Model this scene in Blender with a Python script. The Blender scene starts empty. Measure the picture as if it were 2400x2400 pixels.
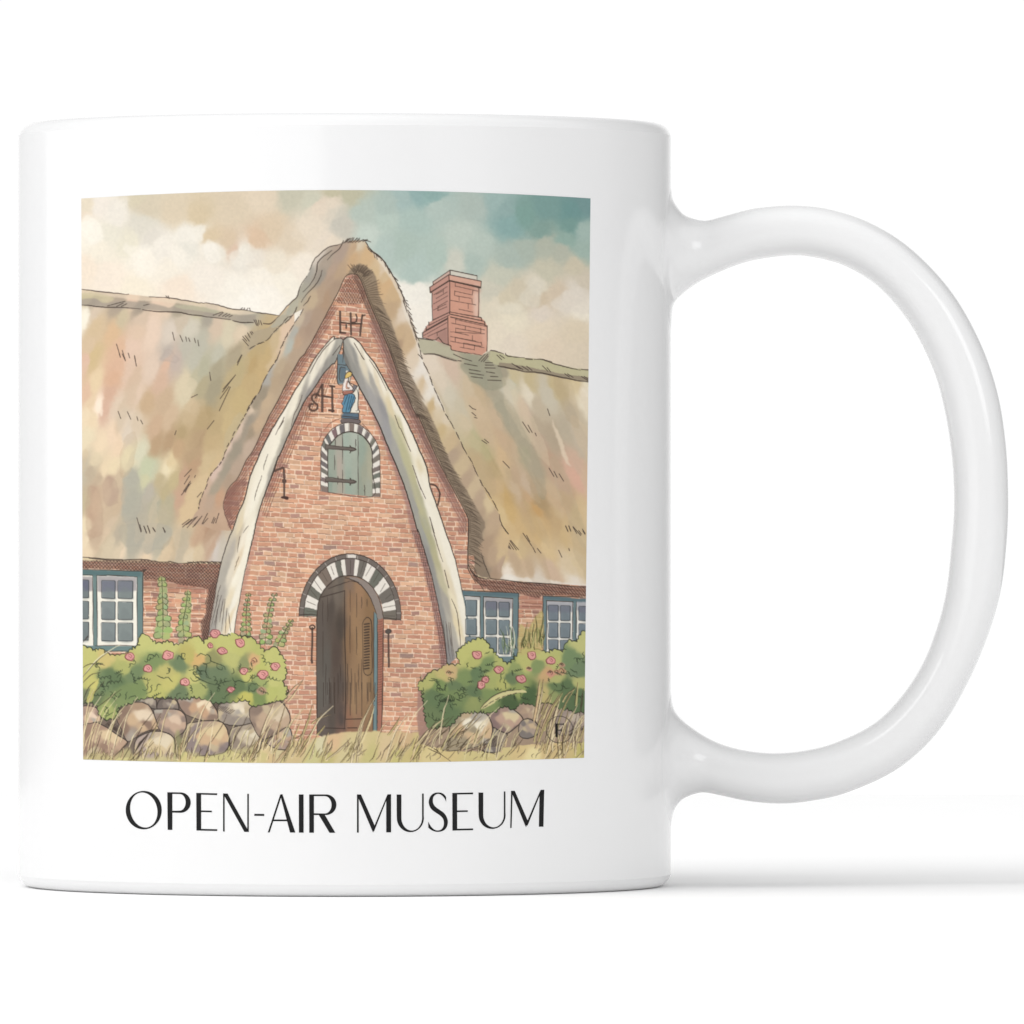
# White ceramic mug with a printed watercolour picture, on a white studio table.
GLZ_C = (.75,.75,.752); GLZ_S = 0.5; GLZ_R0, GLZ_R1 = .10, .15
RIMA = 14; HW = 92; HEXP = 2.5
W_STR, W_RIGHT, W_FRONT, W_UP = 1.02, .45, .80, 1.15; W_BR = .34; W_BT = .66; W_BL = .7
W_X0, W_X1, W_LEFT = .75, 1.0, .6
INK_GAIN = .83
LAMPS = [('key_softbox', (-1.58,-0.66,1.40), (0,0,.04), 2.0, 1.5, 26.0),
         ('strip_softbox', (-.85,-1.1,.10), (0,0,.06), 1.7, .2, 1.3),
         ('side_strip_softbox', (-1.5,.15,.10), (0,0,.06), 1.9, .2, .75),
         ('added_fill', (1.15,-1.35,.55), (0,0,.05), .7, .7, 4.2)]  # last one is an added fill, lifting the mug's right front
import numpy as np, math, random
# ------------------------------------------------------------------ the watercolour print, painted stroke by stroke
OX, OY, AW, AH = 184, 438, 1208, 1362           # canvas origin and size, in print units
rnd = random.Random(11)
nrs = np.random.RandomState(7)
K = 420.0 / 1932.0
ORG = dict(A=(180,430), B=(580,430), C=(980,430), D=(180,830), E=(580,830), F=(980,830),
           G=(180,1230), H=(580,1230), I=(980,1230), J=(180,1600), K=(580,1600), L=(980,1600))
def T(t, *f):
    ox, oy = ORG[t]
    return [(ox + f[i]*K, oy + f[i+1]*K) for i in range(0, len(f), 2)]
def vnoise(scale, octaves=3, seed=0):
    r = np.random.RandomState(seed)
    out = np.zeros((AH, AW), np.float32); amp = 1.0; tot = 0.0
    for o in range(octaves):
        s = max(2.0, scale / 2**o)
        gh, gw = int(AH/s)+3, int(AW/s)+3
        g = r.rand(gh, gw).astype(np.float32)
        y = np.arange(AH)/s; x = np.arange(AW)/s
        y0 = y.astype(int); x0 = x.astype(int)
        fy = (y-y0).astype(np.float32); fx = (x-x0).astype(np.float32)
        fy = (fy*fy*(3-2*fy))[:, None]; fx = (fx*fx*(3-2*fx))[None, :]
        a = g[y0][:, x0]; b = g[y0][:, x0+1]; c = g[y0+1][:, x0]; d = g[y0+1][:, x0+1]
        out += amp*((a*(1-fx)+b*fx)*(1-fy)+(c*(1-fx)+d*fx)*fy)
        tot += amp; amp *= 0.5
    return out/tot*2-1
CV = np.zeros((AH, AW, 3), np.float32)
NA, NB, NC, ND = vnoise(60,4,1), vnoise(60,4,2), vnoise(14,3,3), vnoise(14,3,4)
NE, NF = vnoise(5,2,5), vnoise(110,3,6)
YY, XX = np.mgrid[0:AH, 0:AW].astype(np.float32)
def tint(m, c, des=0.0):
    y0, y1, x0, x1, M = m; Sx = CV[y0:y1, x0:x1]; a = M[..., None]
    n = (Sx*(1-des)+Sx.mean(-1, keepdims=True)*des)*np.array(c, np.float32)
    CV[y0:y1, x0:x1] = Sx*(1-a)+n*a
def rgb(c): return np.array(c, np.float32)/255.0
def smooth(pts, closed=False, n=5):
    P = np.array(pts, float); m = len(P)
    if m < 3: return P
    out = []
    rng = range(m) if closed else range(m-1)
    for i in rng:
        if closed: p0, p1, p2, p3 = P[i-1], P[i], P[(i+1) % m], P[(i+2) % m]
        else: p0, p1, p2, p3 = P[max(i-1,0)], P[i], P[i+1], P[min(i+2,m-1)]
        for k in range(n):
            t = k/n
            out.append(0.5*((2*p1)+(-p0+p2)*t+(2*p0-5*p1+4*p2-p3)*t*t+(-p0+3*p1-3*p2+p3)*t**3))
    if not closed: out.append(P[-1])
    return np.array(out)
def pmask(pts, sm=True, wob=0.0, soft=0):
    """coverage of a polygon on the whole canvas window; returns (y0,y1,x0,x1,mask)"""
    P = smooth(pts, True) if sm else np.array(pts, float)
    P = P - np.array([OX, OY])
    pad = int(wob+soft*2+3)
    x0 = max(0, int(P[:,0].min())-pad); x1 = min(AW, int(P[:,0].max())+pad+1)
    y0 = max(0, int(P[:,1].min())-pad); y1 = min(AH, int(P[:,1].max())+pad+1)
    if x1 <= x0 or y1 <= y0: return None
    M = np.zeros((y1-y0, x1-x0), np.float32)
    Q = np.roll(P, -1, 0)
    xi = np.arange(x0, x1, dtype=np.float32)
    SUB = 3
    for r in range(y0, y1):
        acc = None
        for s in range(SUB):
            y = r + (s+0.5)/SUB
            c = (P[:,1] <= y) != (Q[:,1] <= y)
            if not c.any(): continue
            a, b = P[c], Q[c]
            xs = np.sort(a[:,0]+(y-a[:,1])/(b[:,1]-a[:,1])*(b[:,0]-a[:,0]))
            for k in range(0, len(xs)-1, 2):
                cov = np.clip(xs[k+1]-xi, 0, 1)-np.clip(xs[k]-xi, 0, 1)
                acc = cov if acc is None else acc+cov
        if acc is not None: M[r-y0] = np.clip(acc/SUB, 0, 1)
    if wob:
        yy = np.clip(np.arange(y0,y1)[:,None]+NC[y0:y1,x0:x1]*wob+ND[y0:y1,x0:x1]*0-y0, 0, y1-y0-1).astype(int)
        xx = np.clip(np.arange(x0,x1)[None,:]+ND[y0:y1,x0:x1]*wob-x0, 0, x1-x0-1).astype(int)
        M = M[yy, xx]
    if soft: M = blur(M, soft)
    return y0, y1, x0, x1, M
def blur(M, r):
    r = int(r)
    for ax in (0, 1):
        for _ in range(2):
            n = M.shape[ax]
            pad = [(0,0),(0,0)]; pad[ax] = (r+1, r)
            c = np.cumsum(np.pad(M, pad, mode='edge'), axis=ax)
            hi = np.take(c, np.arange(2*r+1, 2*r+1+n), axis=ax); lo = np.take(c, np.arange(0, n), axis=ax)
            M = (hi-lo)/(2*r+1)
    return M.astype(np.float32)
def put(m, col, alpha=1.0, mode='mix'):
    if m is None: return
    y0, y1, x0, x1, M = m
    a = (M*alpha)[..., None]
    c = col if isinstance(col, np.ndarray) and col.ndim == 3 else rgb(col)
    S = CV[y0:y1, x0:x1]
    if mode == 'mul': CV[y0:y1, x0:x1] = S*(1-a+a*c)
    else: CV[y0:y1, x0:x1] = S*(1-a)+a*c
def wash(pts, col, alpha=1.0, sm=True, wob=0.0, soft=0, edge=0.0, mode='mix'):
    m = pmask(pts, sm, wob, soft)
    if m is None: return
    put(m, col, alpha, mode)
    if edge:                                  # pigment gathered along the rim of a wash
        y0, y1, x0, x1, M = m
        e = np.clip(M-blur(M, 3), 0, 1)*2*edge
        CV[y0:y1, x0:x1] *= (1-e[..., None])
def field(cps, m, p=5.0, warp=10.0, ang=None, el=0.5):
    """patchy colour field through colour points [(x,y,(r,g,b))], borders bent by noise"""
    y0, y1, x0, x1, M = m
    X = XX[y0:y1, x0:x1]+warp*(NA[y0:y1, x0:x1]+0.5*NC[y0:y1, x0:x1])+OX
    Y = YY[y0:y1, x0:x1]+warp*(NB[y0:y1, x0:x1]+0.5*ND[y0:y1, x0:x1])+OY
    if ang is not None: ca, sa = math.cos(math.radians(ang)), math.sin(math.radians(ang))
    num = np.zeros(X.shape+(3,), np.float32); den = np.zeros(X.shape, np.float32)+1e-20
    for (x, y, c) in cps:
        dx = X-x; dy = Y-y
        if ang is not None: dx, dy = dx*ca+dy*sa, (dy*ca-dx*sa)*el      # strokes drawn out along the slope
        w = 1.0/((dx**2+dy**2)/400.0+0.02)**(p/2)
        num += w[..., None]*rgb(c); den += w
    return num/den[..., None]
def CP(t, *f):
    ox, oy = ORG[t]
    return [(ox+f[i]*K, oy+f[i+1]*K, f[i+2]) for i in range(0, len(f), 3)]
INK = (66, 54, 48)
def stroke(pts, w=1.7, col=INK, alpha=0.92, sm=True, taper=True, wig=0.35):
    P = smooth(pts, False, 4) if sm and len(pts) > 2 else np.array(pts, float)
    P = P-np.array([OX, OY]); w = w*1.06
    if wig: P = P+nrs.normal(0, wig, P.shape)*np.minimum(1, np.arange(len(P))[:, None])
    n = len(P)
    x0 = max(0, int(P[:,0].min()-w-2)); x1 = min(AW, int(P[:,0].max()+w+3))
    y0 = max(0, int(P[:,1].min()-w-2)); y1 = min(AH, int(P[:,1].max()+w+3))
    if x1 <= x0 or y1 <= y0: return
    M = np.zeros((y1-y0, x1-x0), np.float32)
    for i in range(n-1):
        a, b = P[i], P[i+1]
        t = (i+0.5)/(n-1)
        ww = w*(0.62+0.5*math.sin(math.pi*min(1, t*1.15))) if taper else w
        sx0 = max(x0, int(min(a[0],b[0])-ww-2)); sx1 = min(x1, int(max(a[0],b[0])+ww+3))
        sy0 = max(y0, int(min(a[1],b[1])-ww-2)); sy1 = min(y1, int(max(a[1],b[1])+ww+3))
        if sx1 <= sx0 or sy1 <= sy0: continue
        gx = np.arange(sx0, sx1)[None, :]+0.5; gy = np.arange(sy0, sy1)[:, None]+0.5
        d = b-a; L2 = d[0]**2+d[1]**2+1e-9
        t_ = np.clip(((gx-a[0])*d[0]+(gy-a[1])*d[1])/L2, 0, 1)
        D = np.hypot(gx-a[0]-t_*d[0], gy-a[1]-t_*d[1])
        cov = np.clip(ww/2+0.5-D, 0, 1)*min(1.0, ww/1.0)
        V = M[sy0-y0:sy1-y0, sx0-x0:sx1-x0]
        np.maximum(V, cov, out=V)
    put((y0, y1, x0, x1, M), col, alpha)
def ink(t, *f, w=1.8, col=INK, alpha=0.92, sm=True, wig=0.3): stroke(T(t, *f), w, col, alpha, sm, True, wig)
def dashes(pts, w=1.7, on=(10,26), off=(1,5), col=INK, alpha=0.9, side=1.5):
    P = smooth(pts, False, 12); i = 0
    seg = np.hypot(*np.diff(P, axis=0).T); cum = np.concatenate([[0], np.cumsum(seg)])
    s = 0.0
    def at(q): return (np.interp(q, cum, P[:,0]), np.interp(q, cum, P[:,1]))
    while s < cum[-1]:
        l = rnd.uniform(*on); e = min(cum[-1], s+l)
        j = rnd.uniform(-side, side)
        q = [at(s), at((s+e)/2), at(e)]
        stroke([(a+j, b+j*0.4) for a, b in q], w*rnd.uniform(0.8,1.15), col, alpha)
        s = e+rnd.uniform(*off)
def hatch(pts, ang, sp, w=1.0, col=INK, alpha=0.6, sm=True, wav=1.5, wob=2.0):
    m = pmask(pts, sm, wob)
    if m is None: return
    y0, y1, x0, x1, M = m
    a = math.radians(ang)
    q = (XX[y0:y1, x0:x1]*math.sin(a)-YY[y0:y1, x0:x1]*math.cos(a)+NC[y0:y1, x0:x1]*wav+NA[y0:y1, x0:x1]*3)/sp
    f = np.abs(q-np.round(q))*sp
    lines = np.clip(w/2+0.5-f, 0, 1)*(0.75+0.25*np.clip(NC[y0:y1, x0:x1]*3+1, 0, 1))
    put((y0, y1, x0, x1, M*lines), col, alpha)
def ticks(t, *f, w=1.5, alpha=0.85):
    for i in range(0, len(f), 4): stroke(T(t, *f[i:i+4]), w, INK, alpha, False, True, 0.2)

# -------------------------------------------------- 1 sky
SKY = (CP('A',100,200,(229,215,190),60,330,(232,215,192),250,220,(237,227,213),450,300,(235,227,213),350,560,(229,222,203),550,640,(230,222,200),750,230,(213,199,173),650,150,(214,202,174),700,450,(218,211,195),800,600,(222,214,200),
  1000,300,(217,200,172),1300,350,(214,194,160),1700,300,(219,201,173),1600,600,(216,193,163),1700,720,(219,190,165),1450,560,(216,194,160),1200,560,(233,226,213),1300,500,(234,226,210),1200,680,(228,222,208),1450,700,(237,229,215),1500,760,(232,224,208),1750,820,(230,223,209),1780,720,(234,226,210),
  100,450,(244,237,221),180,600,(243,235,218),100,900,(243,226,204),350,1000,(242,227,208),700,800,(244,235,219),1000,900,(241,231,213),1100,1100,(242,224,203),1400,1000,(240,230,215),1700,1100,(244,236,221),1850,1250,(246,239,226),600,1150,(240,228,205),250,700,(240,230,210),900,700,(236,228,214),1100,780,(240,232,217))
 +CP('B',150,150,(226,208,182),250,500,(220,198,168),100,600,(221,191,160),480,130,(200,195,172),700,180,(205,202,180),900,110,(198,190,160),1100,110,(193,188,160),800,250,(226,208,186),700,500,(229,214,192),450,600,(222,204,178),950,300,(208,201,184),1000,450,(201,195,180),900,200,(226,210,188),
  1250,300,(184,196,184),1500,250,(176,192,182),1700,150,(168,190,184),1850,110,(148,178,174),1500,400,(186,202,190),1800,400,(176,196,186),1300,550,(197,208,196),1700,700,(178,196,184),1500,700,(182,198,188),1800,1000,(180,198,188),1850,900,(182,200,190),900,650,(231,215,193),800,560,(231,216,196),
  300,850,(235,223,202),150,1000,(243,234,218),400,1050,(242,233,215),600,900,(240,228,210),1700,1200,(244,237,223),1850,1150,(239,233,218),1800,1400,(245,237,223),200,1200,(245,237,223),60,800,(231,221,205))
 +CP('C',100,120,(149,180,174),200,250,(182,198,188),600,250,(178,192,182),850,200,(160,186,180),450,550,(192,204,192),650,700,(186,200,188),200,800,(180,198,186),400,850,(208,208,192),600,850,(177,193,182),950,300,(147,175,170),1150,350,(129,165,155),1000,450,(141,175,171),
  1400,250,(125,161,155),1650,300,(114,155,151),1800,200,(122,155,153),1650,450,(122,159,151),1800,500,(166,188,178),1300,500,(135,165,155),1600,600,(150,178,166),1800,700,(164,186,174),1150,680,(176,188,174),1000,780,(176,190,178),1350,650,(184,188,170),1550,750,(186,188,170),
  1400,950,(205,199,175),1700,900,(211,200,174),1800,1050,(215,202,180),900,1000,(203,203,183),800,1150,(211,205,185),1100,1150,(213,200,174),950,1250,(217,204,176),1250,1100,(223,213,191),1300,1250,(214,195,167),1500,1200,(217,198,172),1600,1250,(227,215,197),1800,1350,(242,232,212),1700,1200,(228,217,200),
  1000,1350,(227,217,193),850,1300,(229,217,193),1000,1450,(238,226,200),1300,1550,(233,217,191),900,1600,(237,223,199),1700,1600,(227,210,182),1400,1750,(231,212,186),1000,1700,(233,218,196),1700,1800,(227,210,184),30,1250,(244,237,223),1300,1380,(228,214,196)))
full = (0, 560, 0, AW, np.ones((560, AW), np.float32))
CV[:] = rgb((220,200,160))
put(full, field(SKY, full, 5.0, 11))
# cloud heads with a crisp upper rim
for t, pts, c, al in (('A',(990,580,1060,540,1150,470,1270,462,1340,520,1365,600,1300,650,1150,640),(236,229,215),.75),('A',(1390,620,1470,620,1530,700,1560,820,1450,860,1380,760),(241,234,221),.8),
   ('A',(1630,800,1680,730,1780,690,1860,730,1910,810,1800,900,1680,880),(235,227,212),.8),('A',(60,360,110,325,170,380,240,440,290,600,150,640,50,560),(245,238,223),.8),('A',(520,640,600,690,720,660,760,645,830,700,700,800,520,760),(245,237,222),.6),
   ('B',(1620,1110,1700,1085,1790,1100,1850,1080,1900,1085,1932,1200,1850,1300,1680,1250),(243,237,224),.9),('B',(470,560,540,430,640,270,800,220,930,165,990,230,900,420,820,560,640,650),(230,215,193),.5),
   ('C',(1090,1250,1180,1100,1220,1020,1300,1010,1370,1060,1320,1120,1310,1300,1200,1330),(225,216,196),.75),('C',(1420,1310,1480,1240,1560,1180,1650,1130,1800,1120,1860,1200,1850,1400,1600,1380),(230,219,203),.75),('C',(860,1330,950,1285,1060,1290,1110,1330,1050,1400,880,1390),(233,223,200),.7),
   ('C',(900,520,1000,570,1100,600,1220,590,1120,520,1000,430,890,330,870,420),(138,172,167),.55),('C',(60,150,130,170,240,165,320,110,200,85,20,80),(142,174,168),.8),('C',(1650,100,1860,150,1855,330,1740,420,1650,330),(116,154,152),.45)):
    wash(T(t,*pts), c, al*0.85, True, 5, 2, 0.0)
CV[:560] *= (1+0.018*NF[:560, :, None]+0.010*NE[:560, :, None])

# -------------------------------------------------- 2 thatched roof, left and right slopes
RL = (CP('A',150,1210,(205,190,155),200,1270,(170,156,138),600,1230,(227,196,172),900,1250,(229,200,176),700,1320,(166,152,136),450,1290,(176,160,142),1100,1350,(174,162,142),1300,1340,(196,186,156),1600,1400,(214,200,172),1400,1400,(170,162,148),1800,1460,(170,166,150),1000,1290,(226,200,176),200,1380,(216,196,174),500,1430,(204,188,158),80,1460,(246,238,222),
 700,1450,(214,190,168),1100,1500,(204,188,168),1500,1520,(212,190,168),200,1550,(214,188,152),150,1750,(216,190,158),400,1600,(220,184,146),650,1600,(222,194,170),800,1600,(230,204,184),450,1800,(222,182,152),100,1900,(224,186,164),180,1850,(212,186,140),600,1750,(226,196,176),1000,1600,(216,202,188),1200,1580,(208,200,184),1300,1750,(188,184,168),1150,1800,(190,184,170),950,1830,(190,178,168),1500,1850,(192,188,170),1600,1650,(214,202,176),1750,1600,(222,202,176),1850,1750,(188,170,140),1700,1850,(172,158,132),1880,1850,(192,168,122))
 +CP('D',100,100,(225,190,166),150,80,(212,186,140),400,250,(219,176,146),450,100,(221,180,152),350,450,(214,174,150),320,600,(216,177,155),600,200,(222,192,170),800,150,(223,199,180),950,100,(218,181,157),1050,80,(196,178,167),900,300,(212,178,154),950,500,(202,174,144),750,550,(202,172,138),600,450,(223,197,175),250,570,(251,230,210),150,550,(231,204,170),200,300,(231,206,168),100,420,(225,188,160),180,700,(235,212,178),100,650,(237,216,184),
 500,700,(222,204,184),580,850,(220,204,186),450,560,(222,200,178),100,900,(233,217,185),400,850,(237,210,182),250,1000,(237,214,182),450,1000,(235,208,178),650,750,(216,196,172),850,800,(204,172,142),1000,700,(208,180,150),1150,300,(218,202,172),1180,420,(217,203,173),1250,250,(190,182,154),1350,150,(182,178,154),1250,80,(190,186,170),1500,150,(172,162,136),1500,350,(166,156,130),1350,350,(180,168,136),1250,550,(207,184,150),1200,700,(200,176,140),1650,300,(190,168,124),1750,500,(198,174,126),1750,150,(188,168,122),1150,850,(182,158,118),1350,700,(180,156,114),1000,950,(184,154,120),850,950,(188,158,124),1100,1000,(195,163,127),1300,900,(178,150,116),1500,800,(190,166,124),1600,750,(200,176,130),1250,1100,(185,157,123),1450,950,(196,170,128),
 1000,1150,(222,200,158),960,1220,(237,223,187),1150,1300,(196,160,132),1250,1200,(188,154,122),1400,1150,(206,182,142),1450,1250,(208,182,140),1380,1350,(212,186,146),1250,1500,(212,186,146),1150,1400,(198,165,135),1120,1550,(200,163,137),1200,1700,(215,187,147),700,1050,(214,210,184),750,1200,(196,200,168),600,1130,(222,210,178),560,1100,(238,226,188),400,1200,(233,213,177),300,1250,(233,211,177),200,1150,(222,204,172),90,1250,(196,184,162),160,1250,(192,174,150),240,1350,(196,174,148),180,1500,(190,160,136),160,1700,(195,164,138),350,1400,(190,162,140),380,1550,(192,166,144),450,1350,(206,184,156),330,1700,(204,180,152),400,1800,(208,186,160),430,1650,(202,178,150),80,1600,(197,181,149),80,1850,(233,215,181),600,1350,(180,176,160),580,1600,(176,172,156),780,1500,(180,174,162),750,1330,(204,200,164),800,1250,(196,200,170),900,1350,(189,173,135),950,1500,(189,173,135),1050,1350,(196,178,136),850,1650,(176,172,152),700,1750,(176,170,154),950,1750,(183,173,147),1000,1650,(183,173,145))
 +CP('E',50,100,(190,162,114),150,150,(200,172,124),20,300,(196,170,124))+CP('B',200,1850,(198,171,123),150,1750,(192,168,124),420,1600,(224,195,169),350,1800,(216,190,160),280,1720,(204,180,142),300,1900,(210,184,146))
 +CP('G',150,100,(195,168,142),200,150,(200,175,149),80,200,(235,215,183),90,300,(231,209,177),300,100,(214,190,162),350,200,(222,202,174),430,100,(184,170,154),650,100,(174,168,152),600,180,(178,172,156),780,240,(178,172,158),900,130,(178,172,154),900,220,(186,178,158),450,300,(229,207,179),750,340,(231,207,177),950,300,(231,209,177),1100,150,(185,173,151),1100,280,(189,177,157),1300,120,(195,162,134),1450,80,(176,140,114),1450,200,(195,164,140),1550,280,(206,196,188),1300,300,(214,192,158),1200,350,(216,198,170)))
ridgeL = T('A',30,1138,200,1160,400,1182,560,1195,780,1222,960,1230,1050,1242,1200,1265,1320,1287,1400,1288,1500,1305,1600,1335,1700,1357,1800,1362,1932,1390)+T('B',160,1398,340,1422)
polyL = ridgeL+[(690,700),(690,900),(640,1150),(548,1330)]+T('G',1570,400,1350,400,1100,415,950,395,700,372,500,374,300,365,160,355,30,342)
m = pmask(polyL, False, 0, 0); put(m, field(RL, m, 4.6, 9, 20, 0.48))
RR = (CP('F',150,100,(227,211,193),350,150,(214,189,169),250,300,(222,206,186),350,450,(212,202,182),550,350,(208,190,164),600,150,(162,160,138),700,250,(164,160,140),800,320,(176,166,144),900,200,(172,162,140),1000,200,(208,192,154),1200,260,(205,187,147),1500,330,(205,185,143),1700,300,(221,201,157),1800,450,(247,239,223),1000,350,(206,202,182),1200,430,(230,218,196),1000,450,(212,204,186),1400,430,(208,198,178),700,420,(200,177,145),650,600,(210,185,155),450,600,(206,194,170),500,750,(212,194,164),900,550,(178,170,148),950,650,(176,168,146),1050,750,(174,166,144),850,700,(206,181,151),700,850,(204,179,149),1100,900,(174,164,140),1150,1080,(170,164,134),1250,1200,(176,162,138),1000,1000,(202,175,143),900,900,(206,177,145),1150,600,(209,184,164),1300,550,(202,186,162),1300,750,(192,174,150),1300,900,(195,170,148),
 1450,900,(188,170,146),1700,700,(200,186,164),1750,950,(204,188,166),1700,1200,(217,180,158),1700,1300,(227,179,157),1800,1350,(222,183,157),1450,1200,(199,166,140),1550,1400,(204,169,143),1600,850,(194,180,158),600,950,(193,183,143),700,1050,(184,174,130),650,1200,(195,171,129),800,1250,(188,164,120),900,1100,(215,184,144),950,1250,(206,180,142),1050,1300,(200,172,142),850,1400,(206,175,131),950,1550,(206,171,114),1050,1450,(213,187,157),1150,1400,(204,178,152),1250,1450,(186,160,128),1300,1600,(182,154,114),1150,1550,(206,171,131),1250,1700,(206,164,108),1000,1700,(213,178,121),900,1750,(219,191,143),1450,1550,(202,169,133),1600,1600,(204,171,133),1500,1800,(204,173,129),1700,1750,(208,180,136),1800,1700,(221,193,149),1300,1850,(212,179,131),1100,1850,(214,181,131))
 +CP('I',1000,50,(216,185,137),1300,80,(212,179,129),1600,80,(214,184,136),1750,200,(217,191,147),850,100,(191,162,130),900,300,(212,184,142),760,250,(180,150,122),800,450,(176,148,122),1050,400,(199,172,142),1200,450,(208,179,149),1100,250,(223,195,147),1400,250,(223,195,149),1450,480,(214,185,159),1650,450,(223,201,167),1000,550,(238,225,210),1300,590,(241,234,228),1700,600,(234,222,208),1750,400,(222,200,160)))
ridgeR = [(979,792)]+T('C',160,1690,330,1745,570,1835,690,1850,780,1800,830,1808,920,1838,960,1858,1150,1882,1340,1896,1440,1925)+T('F',1500,117,1650,150,1760,172,1860,172)
polyR = ridgeR+[(1392,860),(1392,1375)]+T('I',1840,668,1650,660,1500,648,1200,625,1000,605,780,585,640,540,560,300)+[(1060,1150),(1000,950),(960,820)]
m = pmask(polyR, False, 0, 0); put(m, field(RR, m, 4.2, 9, -24, 0.42))
for t,pts,c,al in (('F',(1440,690,1500,820,1560,960,1620,1150,1650,1210,1590,1160,1520,960,1460,800),(240,220,194),.85),('F',(820,560,860,500,940,480,980,500,1080,640,1160,860,1300,1150,1380,1450,1330,1560,1180,1250,1050,960,920,760),(172,165,142),.45),
   ('F',(480,100,860,60,900,180,945,300,900,360,800,400,680,350,560,290,520,220),(160,158,136),.7),('F',(1190,400,1160,440,1200,470,1240,440),(236,224,204),.7),('F',(850,1060,900,1200,980,1380,1050,1480,980,1400,880,1230),(222,192,148),.7),
   ('F',(1130,1560,1180,1690,1260,1900,1330,1930,1250,1720,1180,1580),(214,180,124),.5),('I',(950,540,1100,570,1270,570,1500,610,1840,640,1840,670,1400,640,1000,600,880,580),(241,234,226),.85),
   ('D',(210,560,235,480,272,580,270,670,240,650),(252,232,212),.9),('D',(1090,280,1230,240,1290,330,1180,490,1150,520,1110,400),(217,202,172),.8),('D',(500,1350,560,1240,620,1250,680,1400,700,1560,720,1700,500,1800),(174,172,160),.45),('D',(280,1400,350,1330,430,1380,440,1600,300,1620),(186,158,138),.45),
   ('D',(100,1500,170,1420,240,1500,280,1700,260,1932,110,1932),(190,158,134),.45),('G',(480,0,980,0,1000,190,920,260,830,270,770,310,720,290,690,230,600,240,500,200),(176,171,157),.6),('A',(920,1850,960,1780,1030,1800,1100,1900,1050,1932,900,1900),(188,172,164),.6)):
    wash(T(t,*pts), c, al*0.85, True, 4, 1, 0.03)
# broad single brush marks laid down the slopes
def brushmark(x, y, l, w, ang, c, al):
    a = math.radians(ang); ux, uy = math.sin(a), math.cos(a); vx, vy = uy, -ux; p = []
    tp = [.25,.8,1,1,.9,.7,.2]
    for k in range(7): q = w*tp[k]*rnd.uniform(.4,.6); p.append((x+ux*l*k/6+vx*q, y+uy*l*k/6+vy*q))
    for k in range(6,-1,-1): q = w*tp[k]*rnd.uniform(.4,.6); p.append((x+ux*l*k/6-vx*q, y+uy*l*k/6-vy*q))
    wash(p, c, al, True, 4, rnd.choice((0,1,1,3)), 0.0)
TAN = ((214,188,152),(198,172,134),(226,206,174),(186,162,130),(206,186,160),(222,196,164),(190,178,150))
mL, mR = pmask(polyL, False, 0, 0), pmask(polyR, False, 0, 0)
keep = CV.copy()
for _ in range(20): brushmark(rnd.uniform(190,640), rnd.uniform(790,1260), rnd.uniform(90,240), rnd.uniform(20,60), rnd.uniform(-30,-8), rnd.choice(TAN), rnd.uniform(.14,.34))
for _ in range(30): brushmark(rnd.uniform(960,1380), rnd.uniform(830,1280), rnd.uniform(100,260), rnd.uniform(18,52), rnd.uniform(19,29), rnd.choice(TAN), rnd.uniform(.14,.34))
MM = np.zeros((AH, AW), np.float32)
for y0, y1, x0, x1, M in (mL, mR): MM[y0:y1, x0:x1] = np.maximum(MM[y0:y1, x0:x1], M)
CV[:] = keep*(1-MM[..., None])+CV*MM[..., None]
tint((0, AH, 0, AW, MM), (1.0,.993,.97), .02)
# right ridge roll and left ridge roll
wash(ridgeL[:14]+T('A',1932,1400,1800,1425,1500,1365,1300,1325,1050,1285,700,1262,400,1225,200,1210,30,1200), (229,206,178), .7, False, 2, 1)
wash(T('A',30,1240,130,1228,220,1235,330,1290,430,1275,560,1262,720,1285,860,1300,1000,1335,1100,1310,1250,1315,1400,1345,1520,1385,1700,1410,1932,1420,1932,1500,1780,1502,1660,1468,1400,1436,1200,1410,1000,1385,700,1355,300,1336,30,1308), (164,152,136), .75, False, 2, 1)
wash(T('A',30,1190,150,1175,300,1195,400,1245,300,1290,200,1240,100,1235,30,1250), (204,190,152), .7, True, 2, 1); wash(T('A',1050,1320,1150,1305,1300,1320,1480,1355,1550,1400,1300,1370,1100,1345), (192,186,154), .6, True, 2, 1)
wash(T('C',780,1800,920,1838,1150,1880,1340,1896,1440,1925)+T('F',1500,117,1860,172,1855,300,1700,280,1500,238,1300,200,1150,190,1000,155,860,125,750,60), (194,188,148), 0.85, False, 1)
wash(T('F',870,90,1000,100,1200,140,1500,200,1855,250,1855,305,1700,282,1500,240,1300,202,1150,192,1000,157,860,127), (150,134,114), 0.8, False, 1.5)
wash(T('C',-40,1660,0,1668,160,1692,330,1748,400,1840,440,1880,400,1912,300,1882,180,1842,60,1836,0,1750), (184,178,150), 0.9, True, 2)
wash(T('C',60,1838,180,1830,300,1860,420,1900,410,1918,300,1890,180,1850), (150,136,118), 0.7, True, 1)
stroke(ridgeL[:4],1.7); stroke(ridgeL[4:10],1.8); stroke(ridgeL[9:15],1.9); stroke(ridgeL[14:],2.0)
ink('A',48,1310,150,1318,300,1335,550,1340,690,1352,w=2.0); ink('A',710,1360,850,1380,1100,1388,1200,1410,1400,1435,1660,1468,w=2.2); ink('A',1680,1478,1780,1500,1905,1498,w=2.0); ink('B',0,1497,60,1500,w=1.8); ink('B',170,1508,250,1510,340,1430,w=2)
ticks('A',330,1320,520,1270,430,1325,500,1290,480,1325,540,1295,720,1315,780,1300,1470,1420,1570,1385,1530,1430,1580,1390,1570,1433,1620,1400,1600,1437,1650,1410,1640,1440,1680,1420,1760,1360,1790,1340,1800,1362,1810,1342,1830,1365,1845,1345,1870,1370,1862,1342,960,1212,985,1235,985,1212,1000,1240)
ticks('B',70,1470,100,1530,90,1470,115,1535,120,1475,125,1520,140,1480,155,1525)
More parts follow.
